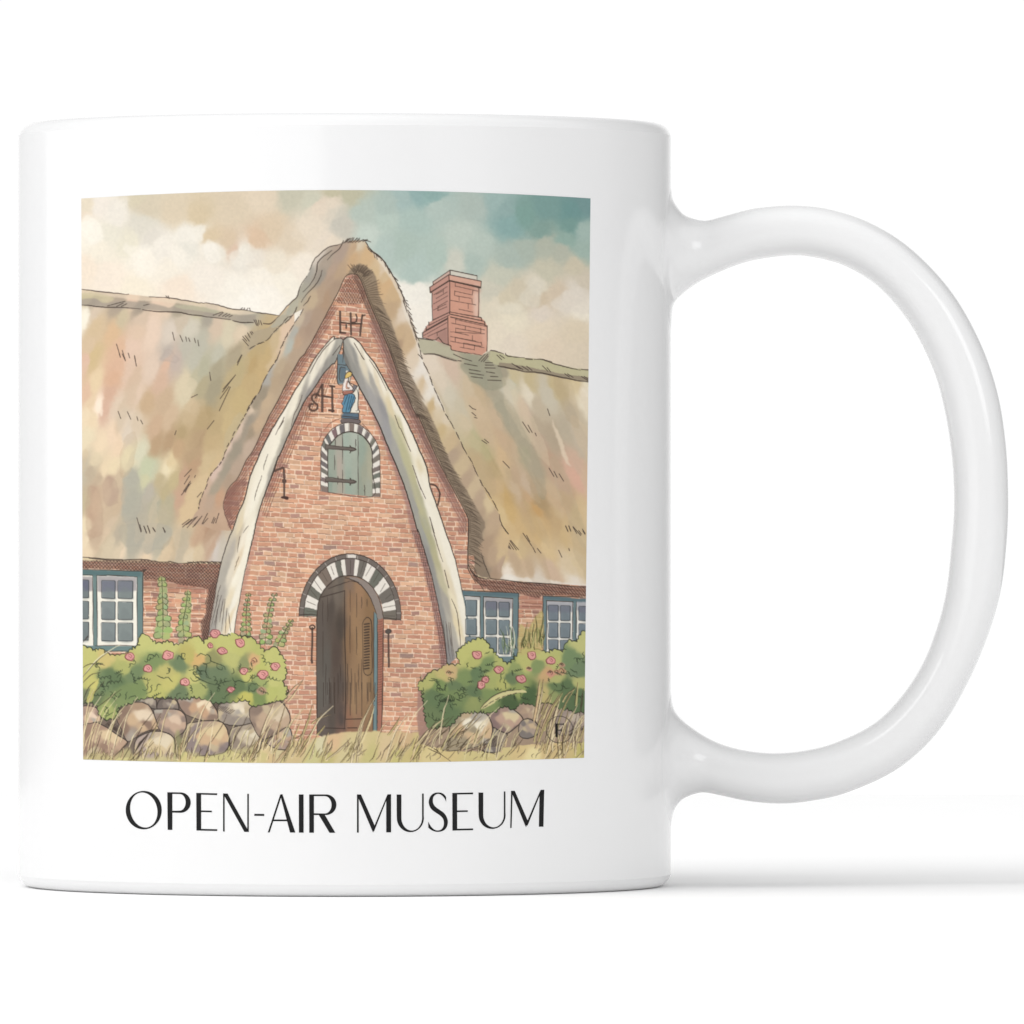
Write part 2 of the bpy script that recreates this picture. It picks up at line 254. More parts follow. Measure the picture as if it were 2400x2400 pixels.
ink('C',0,1668,160,1692,w=1.9); ink('C',60,1838,180,1842,300,1882,410,1912,w=2.1); ink('C',780,1802,830,1806,920,1836,w=2); ink('C',940,1830,970,1860,1150,1882,w=2); ink('C',1160,1890,1230,1896,w=2.2); ink('C',1250,1896,1340,1896,1440,1925,w=2); ink('F',1340,58,1500,115,1640,150,1750,172,w=2); ink('F',1760,165,1855,170,w=1.8)
ink('F',860,127,1000,156,1150,190,w=2.6); ink('F',1160,192,1300,200,1500,240,1700,282,1855,302,w=2.6)
ticks('F',850,10,900,60,880,10,930,45,1010,100,1100,160,1060,125,1130,165,1120,130,1190,175,1170,130,1230,178,1340,125,1400,185,1390,145,1430,190,1580,210,1630,245,1610,212,1670,250,1760,240,1830,285,1790,240,1850,282,
      480,45,580,75,500,102,640,128,550,165,670,185,550,203,705,228,570,243,695,260,725,92,800,92,725,118,810,118,720,148,830,150,735,190,825,203,780,240,860,242,750,280,895,285,655,70,720,0,680,80,750,0,705,82,755,20,380,0,480,45,430,70,465,75)
# straw flicks on the slopes
ticks('A',428,1732,468,1865,490,1800,525,1910,555,1830,570,1880,622,1855,636,1932,1032,1605,1052,1690,1112,1635,1142,1705,1175,1655,1185,1700,1205,1665,1218,1702,1268,1668,1280,1718,1305,1690,1315,1750,1775,1850,1730,1932)
ticks('D',458,0,470,35,490,0,525,70,622,20,642,130,445,615,475,695,545,620,582,702,648,675,660,718,688,710,710,752,1780,10,1730,120,1432,195,1445,285,1300,435,1235,470,1072,825,1055,872,1480,715,1405,810,1710,225,1570,410,1690,250,1580,375,1655,355,1535,610,1640,350,1545,480,648,1765,690,1915,722,1855,752,1932,762,1850,790,1932,820,1870,845,1910,930,1870,950,1925)
ticks('D',1235,1240,1160,1320,1215,1310,1160,1400,1225,1370,1150,1480,1230,1390,1130,1520,1280,1305,1270,1330,1300,1540,1345,1490,1210,1400,1170,1490)
ticks('G',680,0,698,70,725,15,752,80,762,10,788,75,820,38,845,75,930,32,955,75)
ticks('F',552,555,585,585,585,585,622,600,580,630,622,665,608,682,635,690,688,930,740,965,715,918,760,955,1125,730,1200,845,1185,765,1230,845,1262,850,1275,880,915,1155,985,1228,1395,590,1420,665,1412,1230,1465,1320,1465,1265,1500,1330,1520,1290,1568,1368,1590,1855,1615,1915,1625,1855,1645,1910,1670,1865,1710,1932,1770,1885,1800,1932)
ticks('I',1130,90,1225,230,1170,115,1205,180,1235,240,1262,298,1285,255,1325,305,1515,275,1552,350,1625,255,1632,280,1590,10,1615,65,1625,10,1645,62,1670,20,1752,112,1730,62,1762,100,1775,65,1800,102,800,155,805,178,835,165,850,192,870,170,862,190,930,165,985,255,960,165,1030,265,985,165,1060,270,1000,170,1082,268,950,175,1000,262)
stroke(T('G',55,348,160,356,300,366,490,374),1.8); stroke(T('G',130,360,300,376,500,380,700,372,800,385,880,398,970,402),2.1); stroke(T('G',970,410,1000,395,1050,410,1120,418,1280,404,1400,402,1560,402),2.0)
for k in range(26):
    x = 1180+k*15; stroke(T('G', x, 405+rnd.uniform(-12,8), x+rnd.uniform(20,60), 440+rnd.uniform(-10,20)),1.3)
# -------------------------------------------------- 3 chimney
RL_, RR_ = (196,146,130), (212,154,130)
wash(T('C',160,1060,345,935,635,995,635,1045,680,1055,675,1125,655,1118,655,1440,680,1445,718,1490,745,1535,740,1800,690,1850,570,1835,370,1800,330,1745,180,1690,48,1660,48,1610,85,1545,115,1495,155,1470,150,1175,130,1180,125,1120,160,1085), RR_, 1, False, 0.5)
wash(T('C',125,1120,330,985,340,1050,345,1400,320,1440,325,1745,180,1690,48,1660,48,1610,85,1545,115,1495,155,1470,150,1175,130,1180), RL_, 1, False, 0.5)
wash(T('C',160,1060,345,935,345,985,330,985,160,1085), (208,176,160), 1, False); wash(T('C',345,935,635,995,635,1045,345,985), (214,206,190), 1, False)
wash(T('C',340,985,680,1055,675,1125,345,1045), (218,168,146), .9, False); wash(T('C',600,1130,655,1118,650,1440,600,1400), (232,200,180), .8, True, 0, 4)
wash(T('C',350,1060,650,1120,640,1180,350,1120), (196,140,120), .5, True, 0, 3); wash(T('C',360,1200,520,1250,560,1380,380,1350), (222,162,136), .4, True, 0, 6); wash(T('C',690,1560,745,1560,735,1780,700,1700), (232,184,160), .6, True, 0, 4)
wash(T('C',180,1650,320,1560,325,1740,230,1700), (160,122,110), .6, True, 0, 4); wash(T('C',350,1600,600,1680,560,1800,380,1760), (220,158,134), .4, True, 0, 6)
for f in ((160,1060,345,935,635,995,635,1048),(345,935,345,985),(125,1120,330,985,335,1045),(340,985,680,1055,675,1128),(160,1060,160,1090),(125,1120,130,1180,335,1045),(345,1048,672,1128),(150,1180,150,1330,155,1475),(340,1048,342,1250,340,1410),(655,1120,655,1280,650,1440),(155,1475,335,1390),(345,1385,500,1415,680,1445,685,1480,718,1490),
          (115,1495,115,1530,335,1420),(718,1490,720,1530,745,1537),(85,1545,85,1580,320,1450),(48,1610,310,1465),(48,1610,48,1660),(745,1537,745,1700,740,1810),(320,1440,322,1600,325,1745),(350,1440,715,1520),(350,1410,690,1480)):
    ink('C',*f,w=1.8,sm=False,wig=0.15)
ink('C',345,1050,672,1118,w=3,alpha=.8); ink('C',140,1170,335,1048,w=2.6,alpha=.8); ink('C',48,1660,180,1690,220,1660,270,1720,350,1748,365,1795,480,1820,570,1830,680,1850,w=1.7)
for x0,y0,x1,y1 in ((170,1200,315,1110),(195,1195,270,1155),(195,1240,315,1170),(165,1300,320,1210),(210,1330,320,1265),(165,1365,300,1300),(210,1372,310,1330),(60,1640,310,1500),(105,1650,310,1560),(200,1610,290,1570),(400,1105,640,1160),(395,1160,585,1200),(400,1210,570,1240),(350,1260,620,1308),(440,1355,590,1385),(400,1465,740,1545),(360,1505,715,1580),(405,1560,675,1610),(350,1600,715,1620),(400,1605,545,1635),(350,1650,620,1700),(400,1660,680,1720),(350,1700,710,1770),(450,1765,610,1795),(490,1720,680,1755)):
    ink('C',x0,y0,x1,y1,w=1.3,alpha=.7)
for x0,y0,x1,y1 in ((400,1075,400,1110),(590,1155,585,1200),(395,1160,390,1205),(440,1215,440,1260),(580,1240,580,1295),(540,1300,540,1350),(275,1140,272,1180),(405,1470,405,1510),(510,1540,510,1580),(675,1560,675,1610),(405,1560,405,1600),(585,1640,585,1690),(400,1660,400,1705),(490,1720,490,1770),(610,1745,605,1795),(680,1710,685,1750),(205,1610,205,1640),(215,1330,212,1372)):
    ink('C',x0,y0,x1,y1,w=1.2,alpha=.7)

# -------------------------------------------------- 4 brick: whole wall and gable
def bricks(m, rowh=12.3, seed=3, slope=lambda y: 0.05, x0c=800, off=0.0, tone=(0,0,0), lines=0.75):
    y0, y1, x0, x1, M = m
    X = XX[y0:y1,x0:x1]+OX+NC[y0:y1,x0:x1]*1.3; Y = YY[y0:y1,x0:x1]+OY+ND[y0:y1,x0:x1]*1.3+NF[y0:y1,x0:x1]*3
    q = (Y-slope(Y)*(X-x0c)+off)/rowh
    r = np.floor(q).astype(int); fy = q-r
    R = np.random.RandomState(seed)
    nr = 4000; sh = R.rand(nr)*40; bl = 17+R.rand(nr)*19
    rr = np.abs(r) % nr
    u = (X+sh[rr])/bl[rr]; b = np.floor(u).astype(int); fx = u-b
    h = ((np.abs(b)*7919+rr*104729) % 9973)/9973.0; h2 = ((np.abs(b)*31337+rr*7351) % 8191)/8191.0
    mort = rgb((236,205,176))
    pal = np.array([(207,145,116),(202,139,112),(213,153,122),(193,133,110),(211,163,132),(186,130,112),(219,169,137),(173,127,115),(160,127,118)],float)/255
    cum = np.array([.2,.38,.55,.66,.78,.86,.93,.98,1.0])
    pal = pal*np.array((1.0,1.0,.975)); idx = np.searchsorted(cum, np.clip(h,0,.999))
    col = pal[idx]*(1+0.08*(h2[...,None]-0.5))+np.array(tone)/255.0
    gx = np.minimum(fx,1-fx)*bl[rr]; gy = np.minimum(fy,1-fy)*rowh
    merged = (h2 < 0.20)                                         # some head joints left out, as a brush does
    inside = np.clip(gy-0.9,0,1)*np.where(merged,1,np.clip(gx-0.8,0,1))
    base = mort*(1-inside[...,None]*0.88)+col*inside[...,None]*0.88
    base = base*(1.01+0.05*NA[y0:y1,x0:x1,None]+0.03*NE[y0:y1,x0:x1,None])
    put((y0,y1,x0,x1,M), base.astype(np.float32))
    seg = ((np.floor((X+r*37)/ (14+26*((rr*7919)%97)/97.0))).astype(int)*5393+rr*911) % 101
    d = np.abs(fy-0.93)*rowh
    ln = np.clip(0.62+0.5-d+0.45*NE[y0:y1,x0:x1],0,1)*(seg < 58)
    v = np.clip(0.9-np.abs(fx-0.98)*bl[rr],0,1)*(fy > 0.25)*(h2 > 0.72)
    put((y0,y1,x0,x1,M*np.maximum(ln,v*0.8)), (112,72,56), lines)
sl = lambda y: np.clip(0.085-(y-830)/900.0*0.08, 0.005, 0.09)
low = T('G',30,395,700,420,1570,420)+[(560,1290),(900,1250),(1110,1250)]+T('I',640,560,780,590,1840,660)+[(1400,1800),(184,1800)]
m = pmask(low, False); bricks(m, 11.4, 3, sl)
gab_l = T('B',1120,975,1050,1010,980,1170,900,1320,820,1470,720,1660,620,1830)+T('E',560,60,450,260,330,500,200,740,60,1040)+T('D',1830,1140,1740,1330,1640,1440,1595,1560,1580,1640,1610,1760,1670,1900)
gab_r = T('B',1120,975,1180,985,1230,1060,1300,1250,1400,1480,1500,1720,1580,1932)+T('E',1650,300,1740,490,1830,680)+T('F',0,660,130,960,250,1220,400,1500,500,1690,540,1780,540,1930)+T('I',535,430,560,520,620,630)
# -------------------------------------------------- 5 gable: thatch verge, then brick
GL = (CP('B',750,800,(215,201,185),850,850,(174,158,140),1000,750,(178,156,138),1150,690,(196,165,131),1300,800,(213,178,133),1400,950,(214,184,140),1150,800,(206,170,128),900,950,(184,158,136),800,1000,(158,148,134),650,1000,(166,160,148),600,1100,(172,166,148),900,1050,(180,154,130),850,1250,(178,148,120),950,1130,(174,148,124),700,1250,(196,172,140),500,1350,(188,176,148),420,1420,(178,172,152),250,1600,(170,158,132),150,1660,(178,158,130),350,1620,(204,180,142),420,1600,(224,195,169),560,1450,(198,178,152),650,1450,(178,156,136),750,1400,(176,150,126),
  500,1600,(178,174,162),600,1600,(180,154,130),650,1550,(172,146,124),450,1750,(181,182,170),350,1800,(216,190,160),200,1850,(198,171,123),150,1750,(189,166,122),550,1700,(190,161,133),500,1850,(184,160,134),800,1150,(182,156,130),1000,950,(188,160,130),
  1500,1100,(213,176,131),1600,1200,(208,176,134),1550,1350,(196,166,130),1700,1400,(226,208,186),1650,1600,(204,174,136),1600,1750,(180,150,120),1750,1700,(206,176,138),1800,1850,(224,204,178),1400,1150,(206,170,126),1500,1000,(212,184,144),1200,650,(214,196,168),1450,900,(220,198,168))
 +CP('E',50,100,(188,160,112),150,150,(200,172,124),250,80,(184,183,178),200,250,(174,168,158),150,420,(158,144,122),60,550,(156,142,120),350,150,(188,166,136),300,300,(184,160,130),100,750,(196,168,136),30,850,(162,144,120),200,500,(196,170,138),400,200,(180,156,128))
 +CP('D',1850,700,(158,146,128),1800,850,(162,148,128),1700,1050,(158,146,126),1600,1250,(162,150,130),1500,1450,(168,154,132),1700,1250,(184,160,138),1850,1000,(192,168,146),1450,1600,(186,160,136),1540,1550,(197,157,125),1400,1800,(192,161,133),1550,1750,(197,164,136),1600,1000,(213,185,165),1750,800,(212,186,164),1870,600,(214,190,164),1480,1270,(212,184,166),1390,1450,(200,170,146),1340,1620,(192,162,136),1500,1880,(190,158,130),1650,1350,(176,152,128))
 +CP('F',60,300,(215,189,153),150,550,(206,177,131),250,800,(206,180,134),350,1000,(206,180,140),350,1100,(184,160,134),450,1250,(206,182,144),500,1400,(188,162,134),600,1450,(206,182,146),650,1600,(191,165,137),760,1600,(217,193,151),800,1800,(197,169,137),650,1750,(184,158,130),60,150,(234,224,210),150,400,(232,222,206),200,500,(226,212,190),100,250,(232,221,205),300,700,(222,204,176))
 +CP('I',900,300,(212,184,142),1050,400,(199,172,142),1000,50,(216,185,137),950,180,(214,184,140),880,440,(190,162,136),640,100,(178,156,128),720,250,(180,152,124),700,450,(172,146,120),800,350,(190,162,132),820,520,(176,148,122),720,550,(160,140,118)))
gout = T('B',400,1440,450,1300,520,1235,555,1150,600,1060,660,950,700,860,760,770,830,710,920,665,1020,650,1080,620,1200,605,1270,625,1310,695,1430,795,1520,905,1590,1030,1650,1150,1700,1280,1760,1450,1810,1600,1840,1720,1885,1890)+T('F',40,60,100,200,160,330,260,550,340,730,500,1050,640,1290,740,1520,870,1720,900,1860,980,1950)+T('I',990,130,960,300,905,450,880,580,780,580,640,540,560,300)
gin = T('D',1670,1900,1500,1900,1300,1830,1140,1845,1230,1780,1310,1660,1360,1500,1430,1330,1510,1200,1580,1110,1670,920,1770,750,1870,560)+T('E',10,590,60,490,130,400,160,310,230,180,290,100,330,20)+T('B',320,1870,360,1770,400,1700,440,1620,460,1570,540,1460,600,1350)
m = pmask(gout+list(reversed(gab_r))+gab_l+gin, False, 1.0); put(m, field(GL, m, 4.2, 7, 24, 0.45))
# the dark wedge where ridge and verge meet
wash(T('B',10,1790,0,1640,60,1600,150,1570,250,1540,345,1425,470,1430,400,1500,300,1600,200,1690,100,1740), (176,160,132), .8, True, 2)
wash(T('B',250,1550,345,1430,480,1290,540,1240,540,1330,470,1430,380,1510), (180,176,158), .6, True, 2)
# pale outer edge on the right side
wash(T('B',1290,690,1440,800,1600,1030,1710,1290,1790,1560,1850,1740,1890,1890,1865,1890,1790,1650,1700,1420,1620,1180,1500,960,1350,760), (234,224,208), .6, True, 2, 1)
wash(T('F',0,-20,40,60,110,220,270,560,260,600,150,430,60,250,20,100), (234,224,210), .6, True, 2, 1)
# hatched shade under the right verge
ver = T('B',1060,1000,1100,940,1160,880,1210,855,1260,880,1330,930,1385,1000,1400,1110,1430,1230,1480,1340,1540,1480,1600,1640,1660,1790,1690,1932)+T('E',1680,80,1760,220,1830,360,1920,520)+T('F',10,440,80,560,150,690,250,940,340,1150,440,1330,540,1500,640,1680,715,1800,715,1870)+T('I',690,80,700,170,640,240,700,330,740,450,785,560,690,570,600,500,545,420,535,200,535,0)+T('F',545,1780,500,1690,400,1490,250,1210,130,950,0,650)+T('E',1840,670,1740,470,1650,290,1540,0)+T('B',1500,1710,1400,1470,1300,1240,1230,1050,1180,985,1120,970)
wash(ver, (138,120,100), .8, False, 2, 1)
# brick gable
gpoly = gab_l+list(reversed(gab_r))[:-1]
gpoly = T('B',1120,975)+gab_l[1:]+[(545,1245),(545,1320),(1110,1300)]+list(reversed(gab_r))[:-1]
m = pmask(gpoly, False, 0.5); bricks(m, 11.4, 3, sl)
# tufts along the verge: short strokes pointing out and down
PV = smooth(gab_r, False, 6); L_ = np.concatenate([[0],np.cumsum(np.hypot(*np.diff(PV,axis=0).T))])
s = 6.0
while s < L_[-1]-6:
    x, y = np.interp(s, L_, PV[:,0]), np.interp(s, L_, PV[:,1])
    t = s/L_[-1]; l = rnd.uniform(26,40)*(0.75 if t < 0.05 else 1.0); a = math.radians(-70+90*min(1,t*9) if t < .11 else rnd.uniform(18,36))
    if t > .93: a = math.radians(50)
    stroke([(x+3,y),(x+3+l*.5*math.cos(a),y+l*.42*math.sin(a)-1),(x+3+l*math.cos(a),y+l*math.sin(a))], rnd.uniform(1.1,1.8), (88,74,62), .72)
    s += rnd.uniform(3.2,5.4)
for i in range(22):
    a = math.radians(-125+i*5.2); r0, r1 = rnd.uniform(12,18), rnd.uniform(27,37)
    cx, cy = T('B',1190,1020)[0]
    stroke([(cx+r0*math.cos(a),cy+r0*math.sin(a)),(cx+r1*math.cos(a)*1.1,cy+r1*math.sin(a))],1.1,(82,68,58),.8)
# dark batten along the inner edge
for dx, w, al in ((0,2.6,.95),(-6,1.6,.75),(-11,1.2,.6),(4,1.4,.7)):
    stroke([(x+dx,y) for x,y in gab_r[:-3]], w, (74,60,52), al)
wash(gab_r[1:14]+[(x-13,y+3) for x,y in reversed(gab_r[1:14])], (110,86,76), .55, False, 1)
stroke(gab_l,2.2,(72,58,50),.95); stroke([(x+4,y+2) for x,y in gab_l[1:-3]],1.3,(90,66,56),.8); stroke([(x+8,y+3) for x,y in gab_l[2:-4]],1.1,(100,70,58),.6)
stroke(gab_r[-6:],2.2)
# crosshatched apex and shaded brick beside the verge
apx = T('B',1120,1010,1060,1040,1000,1180,960,1280,1080,1300,1230,1290,1270,1200,1210,1060)
wash(apx, (150,104,90), .35, True, 2, 2); hatch(apx, 58, 5.2, 1.1, (86,60,52), .8); hatch(apx, -58, 5.2, 1.1, (86,60,52), .8)
shl = gab_l[3:-1]+[(x+17,y+4) for x,y in reversed(gab_l[3:-1])]
wash(shl, (150,106,94), .45, False, 2, 2); hatch(shl, -55, 5.5, 1.0, (86,60,52), .7, False)
shr = [(x-4,y) for x,y in gab_r[4:-3]]+[(x-24,y+3) for x,y in reversed(gab_r[4:-3])]
wash(shr, (160,116,108), .5, False, 2, 3); hatch(shr, 62, 5.5, 1.0, (92,66,58), .55, False)
kn = T('D',1640,1440,1595,1560,1580,1640,1610,1760,1660,1880,1760,1640,1800,1500,1830,1330)
wash(kn, (150,100,88), .5, True, 1, 1); hatch(kn, -50, 4.6, 1.1, (80,56,50), .8)
# outline of the verge
stroke(T('B',345,1420,450,1300,530,1230,550,1170,590,1070,640,1000),2.0); stroke(T('B',668,935,715,830,780,760,860,695,960,665,1015,650),1.9); stroke(T('B',1020,640,1035,620,990,700,900,780,860,830),1.7)
stroke(T('B',910,722,830,780,760,850,740,960,690,1070,600,1170),1.9); stroke(T('B',805,935,780,1020,720,1110,640,1190,580,1280),1.7); stroke(T('B',680,1215,650,1270,600,1320),1.7)
dashes(T('B',20,1782,100,1735,210,1690,300,1590,400,1500,480,1430),2.0,(14,30),(1,5)); dashes(T('B',600,1350,540,1460,460,1570,440,1620,400,1700,360,1770,320,1870,290,1932),1.9,(10,22),(1,5)); dashes(T('B',540,1330,490,1430,440,1440,380,1510),1.7)
dashes(T('E',330,20,290,100,230,180,160,310,130,400,60,490,0,610),1.9,(14,26),(2,8)); dashes(T('D',1932,455,1870,570,1765,750,1720,820,1665,920,1600,1060,1540,1180,1450,1280,1400,1400,1360,1500,1340,1560,1310,1665),1.9,(8,18),(2,6))
ticks('D',1135,1838,1215,1780,1140,1865,1240,1780,1180,1840,1280,1760,1190,1870,1300,1750,1250,1865,1330,1770,1270,1850,1350,1745,1350,1830,1410,1715,1360,1830,1415,1770,1455,1820,1480,1760,1470,1825,1495,1770,1498,1820,1530,1715)
ticks('A',1790,1650,1830,1700,1790,1680,1850,1750,1815,1640,1860,1700,1840,1610,1870,1660,1870,1600,1890,1630,1885,1595,1900,1615)
for k in range(16):
    x = 1035+k*16; ticks('B',x,640-k*1.5+rnd.uniform(-8,8),x+rnd.uniform(25,55),598+rnd.uniform(-14,10)+max(0,k-10)*5)
dashes(T('B',1270,625,1310,690,1350,730,1430,790,1520,910,1590,1030,1650,1150,1700,1280),2.2,(14,30),(0,2),side=.6); dashes(T('B',1680,1260,1730,1400,1780,1560,1840,1730,1860,1800,1885,1890),1.9,(12,24),(0,4),side=1.5)
for k in range(44):
    t = k/43; x, y = np.interp(t,[0,.25,.5,.75,1],[1290,1440,1600,1710,1820]), np.interp(t,[0,.25,.5,.75,1],[690,800,1040,1300,1650])
    ticks('B',x,y+rnd.uniform(-10,10),x+rnd.uniform(10,42),y+rnd.uniform(20,60),w=1.3)
dashes(T('F',0,0,45,50,60,110,110,190,135,270,165,350,210,440,260,550,300,650,370,760,440,900,500,1040,560,1130,600,1210,640,1300,700,1420,790,1560,870,1720,890,1830,970,1930),1.9,(16,34),(2,9),side=1.4)
stroke(T('I',900,0,970,95),1.7); stroke(T('I',780,580,740,480,700,380,680,300),1.3)

# -------------------------------------------------- 6 eaves shade
e1 = T('G',40,385,300,378,500,385,700,375,900,400,1100,425,1570,415,1540,560,1500,700,1460,900,1420,1180,1380,1290,1340,1200,1400,960,1430,700,1360,670,1130,650,980,600,840,590,720,590,700,500,300,470,40,470)
wash(e1, (134,98,84), .62, False, 2, 1); wash(T('G',700,570,1400,640,1430,760,1300,700,720,690), (150,104,88), .45, True, 2, 3)
hatch(e1, 48, 5.6, 1.2, (62,46,42), .85, False); hatch(e1, -42, 5.8, 1.2, (62,46,42), .85, False)
for f in ((720,600,860,605),(980,610,1150,625,1400,690),(720,640,870,640),(720,680,860,685),(960,675,1200,690,1400,690),(725,735,860,738),(950,735,1200,738,1380,745),(725,795,850,795),(1000,775,1140,795),(1240,800,1380,790),(725,850,860,850),(1000,910,1080,910),(1240,865,1380,860),(725,910,860,905),(1240,925,1370,915),(725,965,870,975),(1240,980,1360,975),(725,1025,840,1022),(980,1030,1080,1030),(725,1085,840,1085),(1230,1040,1330,1040),(725,1140,850,1140),(1010,1150,1080,1150),(1250,1150,1320,1150),(1000,1210,1100,1205)):
    ink('G',*f,w=1.2,col=(104,70,58),alpha=.7)
for x0,y0,x1,y1,c in ((1060,745,1180,800,(226,196,158)),(1250,870,1340,910,(156,112,98)),(820,740,870,790,(150,108,94)),(1230,700,1340,740,(176,120,98)),(1020,795,1120,850,(222,158,122)),(1010,970,1080,1020,(222,160,124)),(730,870,820,910,(206,134,104)),(1240,1050,1310,1140,(204,140,112))):
    wash(T('G',x0,y0,x1,y0,x1,y1,x0,y1), c, .7, False, 1.5)
e2 = T('I',545,430,570,500,620,550,690,580,780,590,1000,615,1500,655,1840,680,1840,790,1350,770,1310,790,1240,770,1140,740,1080,740,480,712,460,600,540,560)
e2 = T('I',550,440,600,530,690,585,780,595,1000,612,1200,628,1500,650,1840,672,1840,775,1600,760,1340,765,1290,795,1200,770,1090,745,900,720,760,695,680,650,600,580)
wash(e2, (138,100,86), .68, True, 1, 1); hatch(e2, 50, 5.2, 1.3, (62,46,42), .85); hatch(e2, 8, 9, 1.1, (60,42,38), .7)
wash(T('I',1090,745,1350,790,1350,930,1090,900), (180,124,106), .55, False, 1, 3)
ink('I',545,430,580,510,640,560,720,582,785,575,w=2.1); ink('I',785,580,1000,605,1200,625,1500,645,1650,665,1840,668,w=2.2)
for y in (840,880,935,990): ink('I',1120,y,1330,y+10+rnd.uniform(-4,4),w=1.2,col=(104,70,58),alpha=.7)
# -------------------------------------------------- 7 cast shade of the jaw bones on the brick
rbl = T('B',1032,1690,1036,1780)+T('E',1025,40,1060,110,1110,190,1180,300,1240,420,1310,540,1370,660,1440,810,1500,960,1560,1100,1640,1290,1700,1450,1760,1640,1800,1780,1830,1900)+T('I',0,60,60,250,130,490,190,740,240,980,290,1250,312,1530)
rbr = T('B',1040,1685,1080,1657,1140,1662,1210,1722,1300,1850,1370,1932)+T('E',1400,150,1500,330,1580,470,1650,600,1740,770,1830,980,1932,1220)+T('F',130,1430,190,1600,240,1750,300,1932)+T('I',340,200,400,380,450,600,500,830,540,1050,585,1250)
lbl = T('B',930,1645,900,1672,800,1790,700,1925)+T('E',640,200,520,380,400,590,290,770,190,950,100,1150,30,1320)+T('D',1810,1560,1740,1720,1680,1900)+T('G',1640,140,1590,290,1540,480,1490,740,1440,1000,1415,1190)
lbr = T('B',1032,1690,1010,1770,980,1850,945,1932)+T('E',900,120,800,240,710,380,620,500,560,620,490,770,430,900,380,1020,320,1150,270,1300,220,1420,170,1560,130,1680,100,1800,70,1932)+T('H',60,140,20,300,0,390)+T('G',1890,170,1850,350,1800,560,1750,830,1712,1050,1695,1190)
sh = [(x+2,y) for x,y in rbl[3:]]; 
wash(sh[3:]+[(x-(4+13*min(1,i/10)),y+2) for i,(x,y) in reversed(list(enumerate(sh[3:])))], (140,104,104), .55, False, 2, 2)
hs = sh[14:]; hatch(hs+[(x-17,y) for x,y in reversed(hs)], 82, 4.4, 1.0, (70,48,46), .75, False); hatch(hs+[(x-17,y) for x,y in reversed(hs)], 2, 6, .9, (70,48,46), .55, False)
for i in range(2,14):
    (x,y) = lbr[min(i+2,len(lbr)-1)]; 
    for k in range(5): stroke([(x+3+k*4,y-10+k*5),(x-9+k*4,y+24+k*5)],1.1,(100,66,54),.7)
wash(lbr[4:16]+[(x+12,y+4) for x,y in reversed(lbr[4:16])], (150,104,92), .5, False, 2, 2)
wash(lbr[16:]+[(x+9,y) for x,y in reversed(lbr[16:])], (190,140,124), .6, False, 2, 2)
# jaw bones
def bone(l, r, cps, ang):
    poly = l+list(reversed(r))
    m = pmask(poly, False, 0.4); put(m, field(cps, m, 4.6, 3, ang, .16)); tint(m, (1.005,.997,.975))
    stroke(l, 2.4, (58,50,46), .95); stroke(r, 2.4, (58,50,46), .95)
LBC = (CP('B',900,1720,(240,232,216),980,1720,(176,172,162),940,1830,(150,148,142),850,1800,(222,214,198),800,1880,(236,228,212))
 +CP('E',830,150,(150,146,140),760,110,(226,218,204),700,220,(238,230,214),730,300,(158,152,148),600,450,(168,162,154),560,380,(236,228,210),640,460,(146,142,140),480,600,(238,230,212),540,600,(176,168,156),420,800,(196,188,172),350,750,(240,232,216),300,1000,(240,233,216),380,960,(170,164,154),220,1200,(238,231,214),290,1180,(190,184,170),150,1450,(240,234,218),230,1350,(172,166,156),60,1600,(240,234,218),150,1560,(214,206,188),20,1800,(236,228,210))
 +CP('D',1920,1500,(240,233,216),1830,1700,(238,230,214),1760,1850,(222,206,174))
 +CP('G',1750,100,(200,186,164),1800,150,(236,226,208),1860,100,(240,234,218),1680,250,(182,174,164),1750,350,(226,208,180),1820,300,(240,233,216),1600,500,(176,170,160),1660,500,(222,212,194),1720,550,(240,234,218),1550,800,(172,166,158),1640,800,(228,214,186),1700,800,(238,232,218),1500,1000,(170,164,156),1580,1000,(196,190,178),1640,1050,(226,208,176),1680,1050,(238,230,214),1460,1120,(160,156,150)))
RBC = (CP('B',1080,1750,(168,164,156),1150,1850,(150,148,144),1060,1800,(150,148,142),1180,1750,(238,230,214),1290,1880,(242,234,218),1240,1900,(216,206,186),1120,1680,(234,226,210))
 +CP('E',1060,60,(122,120,116),1150,120,(148,146,142),1130,30,(168,164,156),1250,100,(226,214,190),1320,120,(240,232,216),1250,350,(160,157,154),1350,300,(170,166,160),1400,300,(226,212,186),1450,350,(240,232,216),1350,500,(166,163,162),1450,600,(152,150,152),1520,560,(222,206,170),1580,560,(240,232,216),1500,800,(160,158,160),1580,800,(190,186,158),1640,780,(206,198,162),1700,800,(242,235,220),1600,1050,(168,166,160),1680,1050,(190,186,148),1760,950,(240,232,214),1800,1050,(242,235,220),1700,1350,(166,164,154),1780,1300,(190,184,146),1850,1200,(226,212,178),1900,1350,(242,235,220),1800,1650,(162,160,154),1850,1500,(182,178,148),1900,1800,(176,174,150))
 +CP('F',20,1400,(240,233,218),120,1700,(240,233,218),30,1700,(190,184,146),60,1900,(178,174,140),180,1850,(240,233,218))
 +CP('I',60,100,(160,160,158),120,150,(178,174,138),200,100,(238,230,212),280,200,(242,235,220),120,350,(150,148,146),190,350,(184,178,142),260,350,(236,226,204),360,400,(242,235,220),180,600,(152,150,146),260,600,(196,188,158),330,600,(228,214,186),420,650,(242,236,222),230,850,(150,148,146),310,850,(172,166,156),380,850,(234,222,192),470,880,(242,236,222),280,1100,(152,150,146),360,1100,(184,178,166),420,1100,(232,216,180),510,1080,(240,234,220),330,1400,(142,140,140),420,1350,(176,170,162),470,1300,(232,222,200),550,1200,(238,230,216)))
bone(lbl, lbr, LBC, 18); bone(rbl, rbr, RBC, -18)
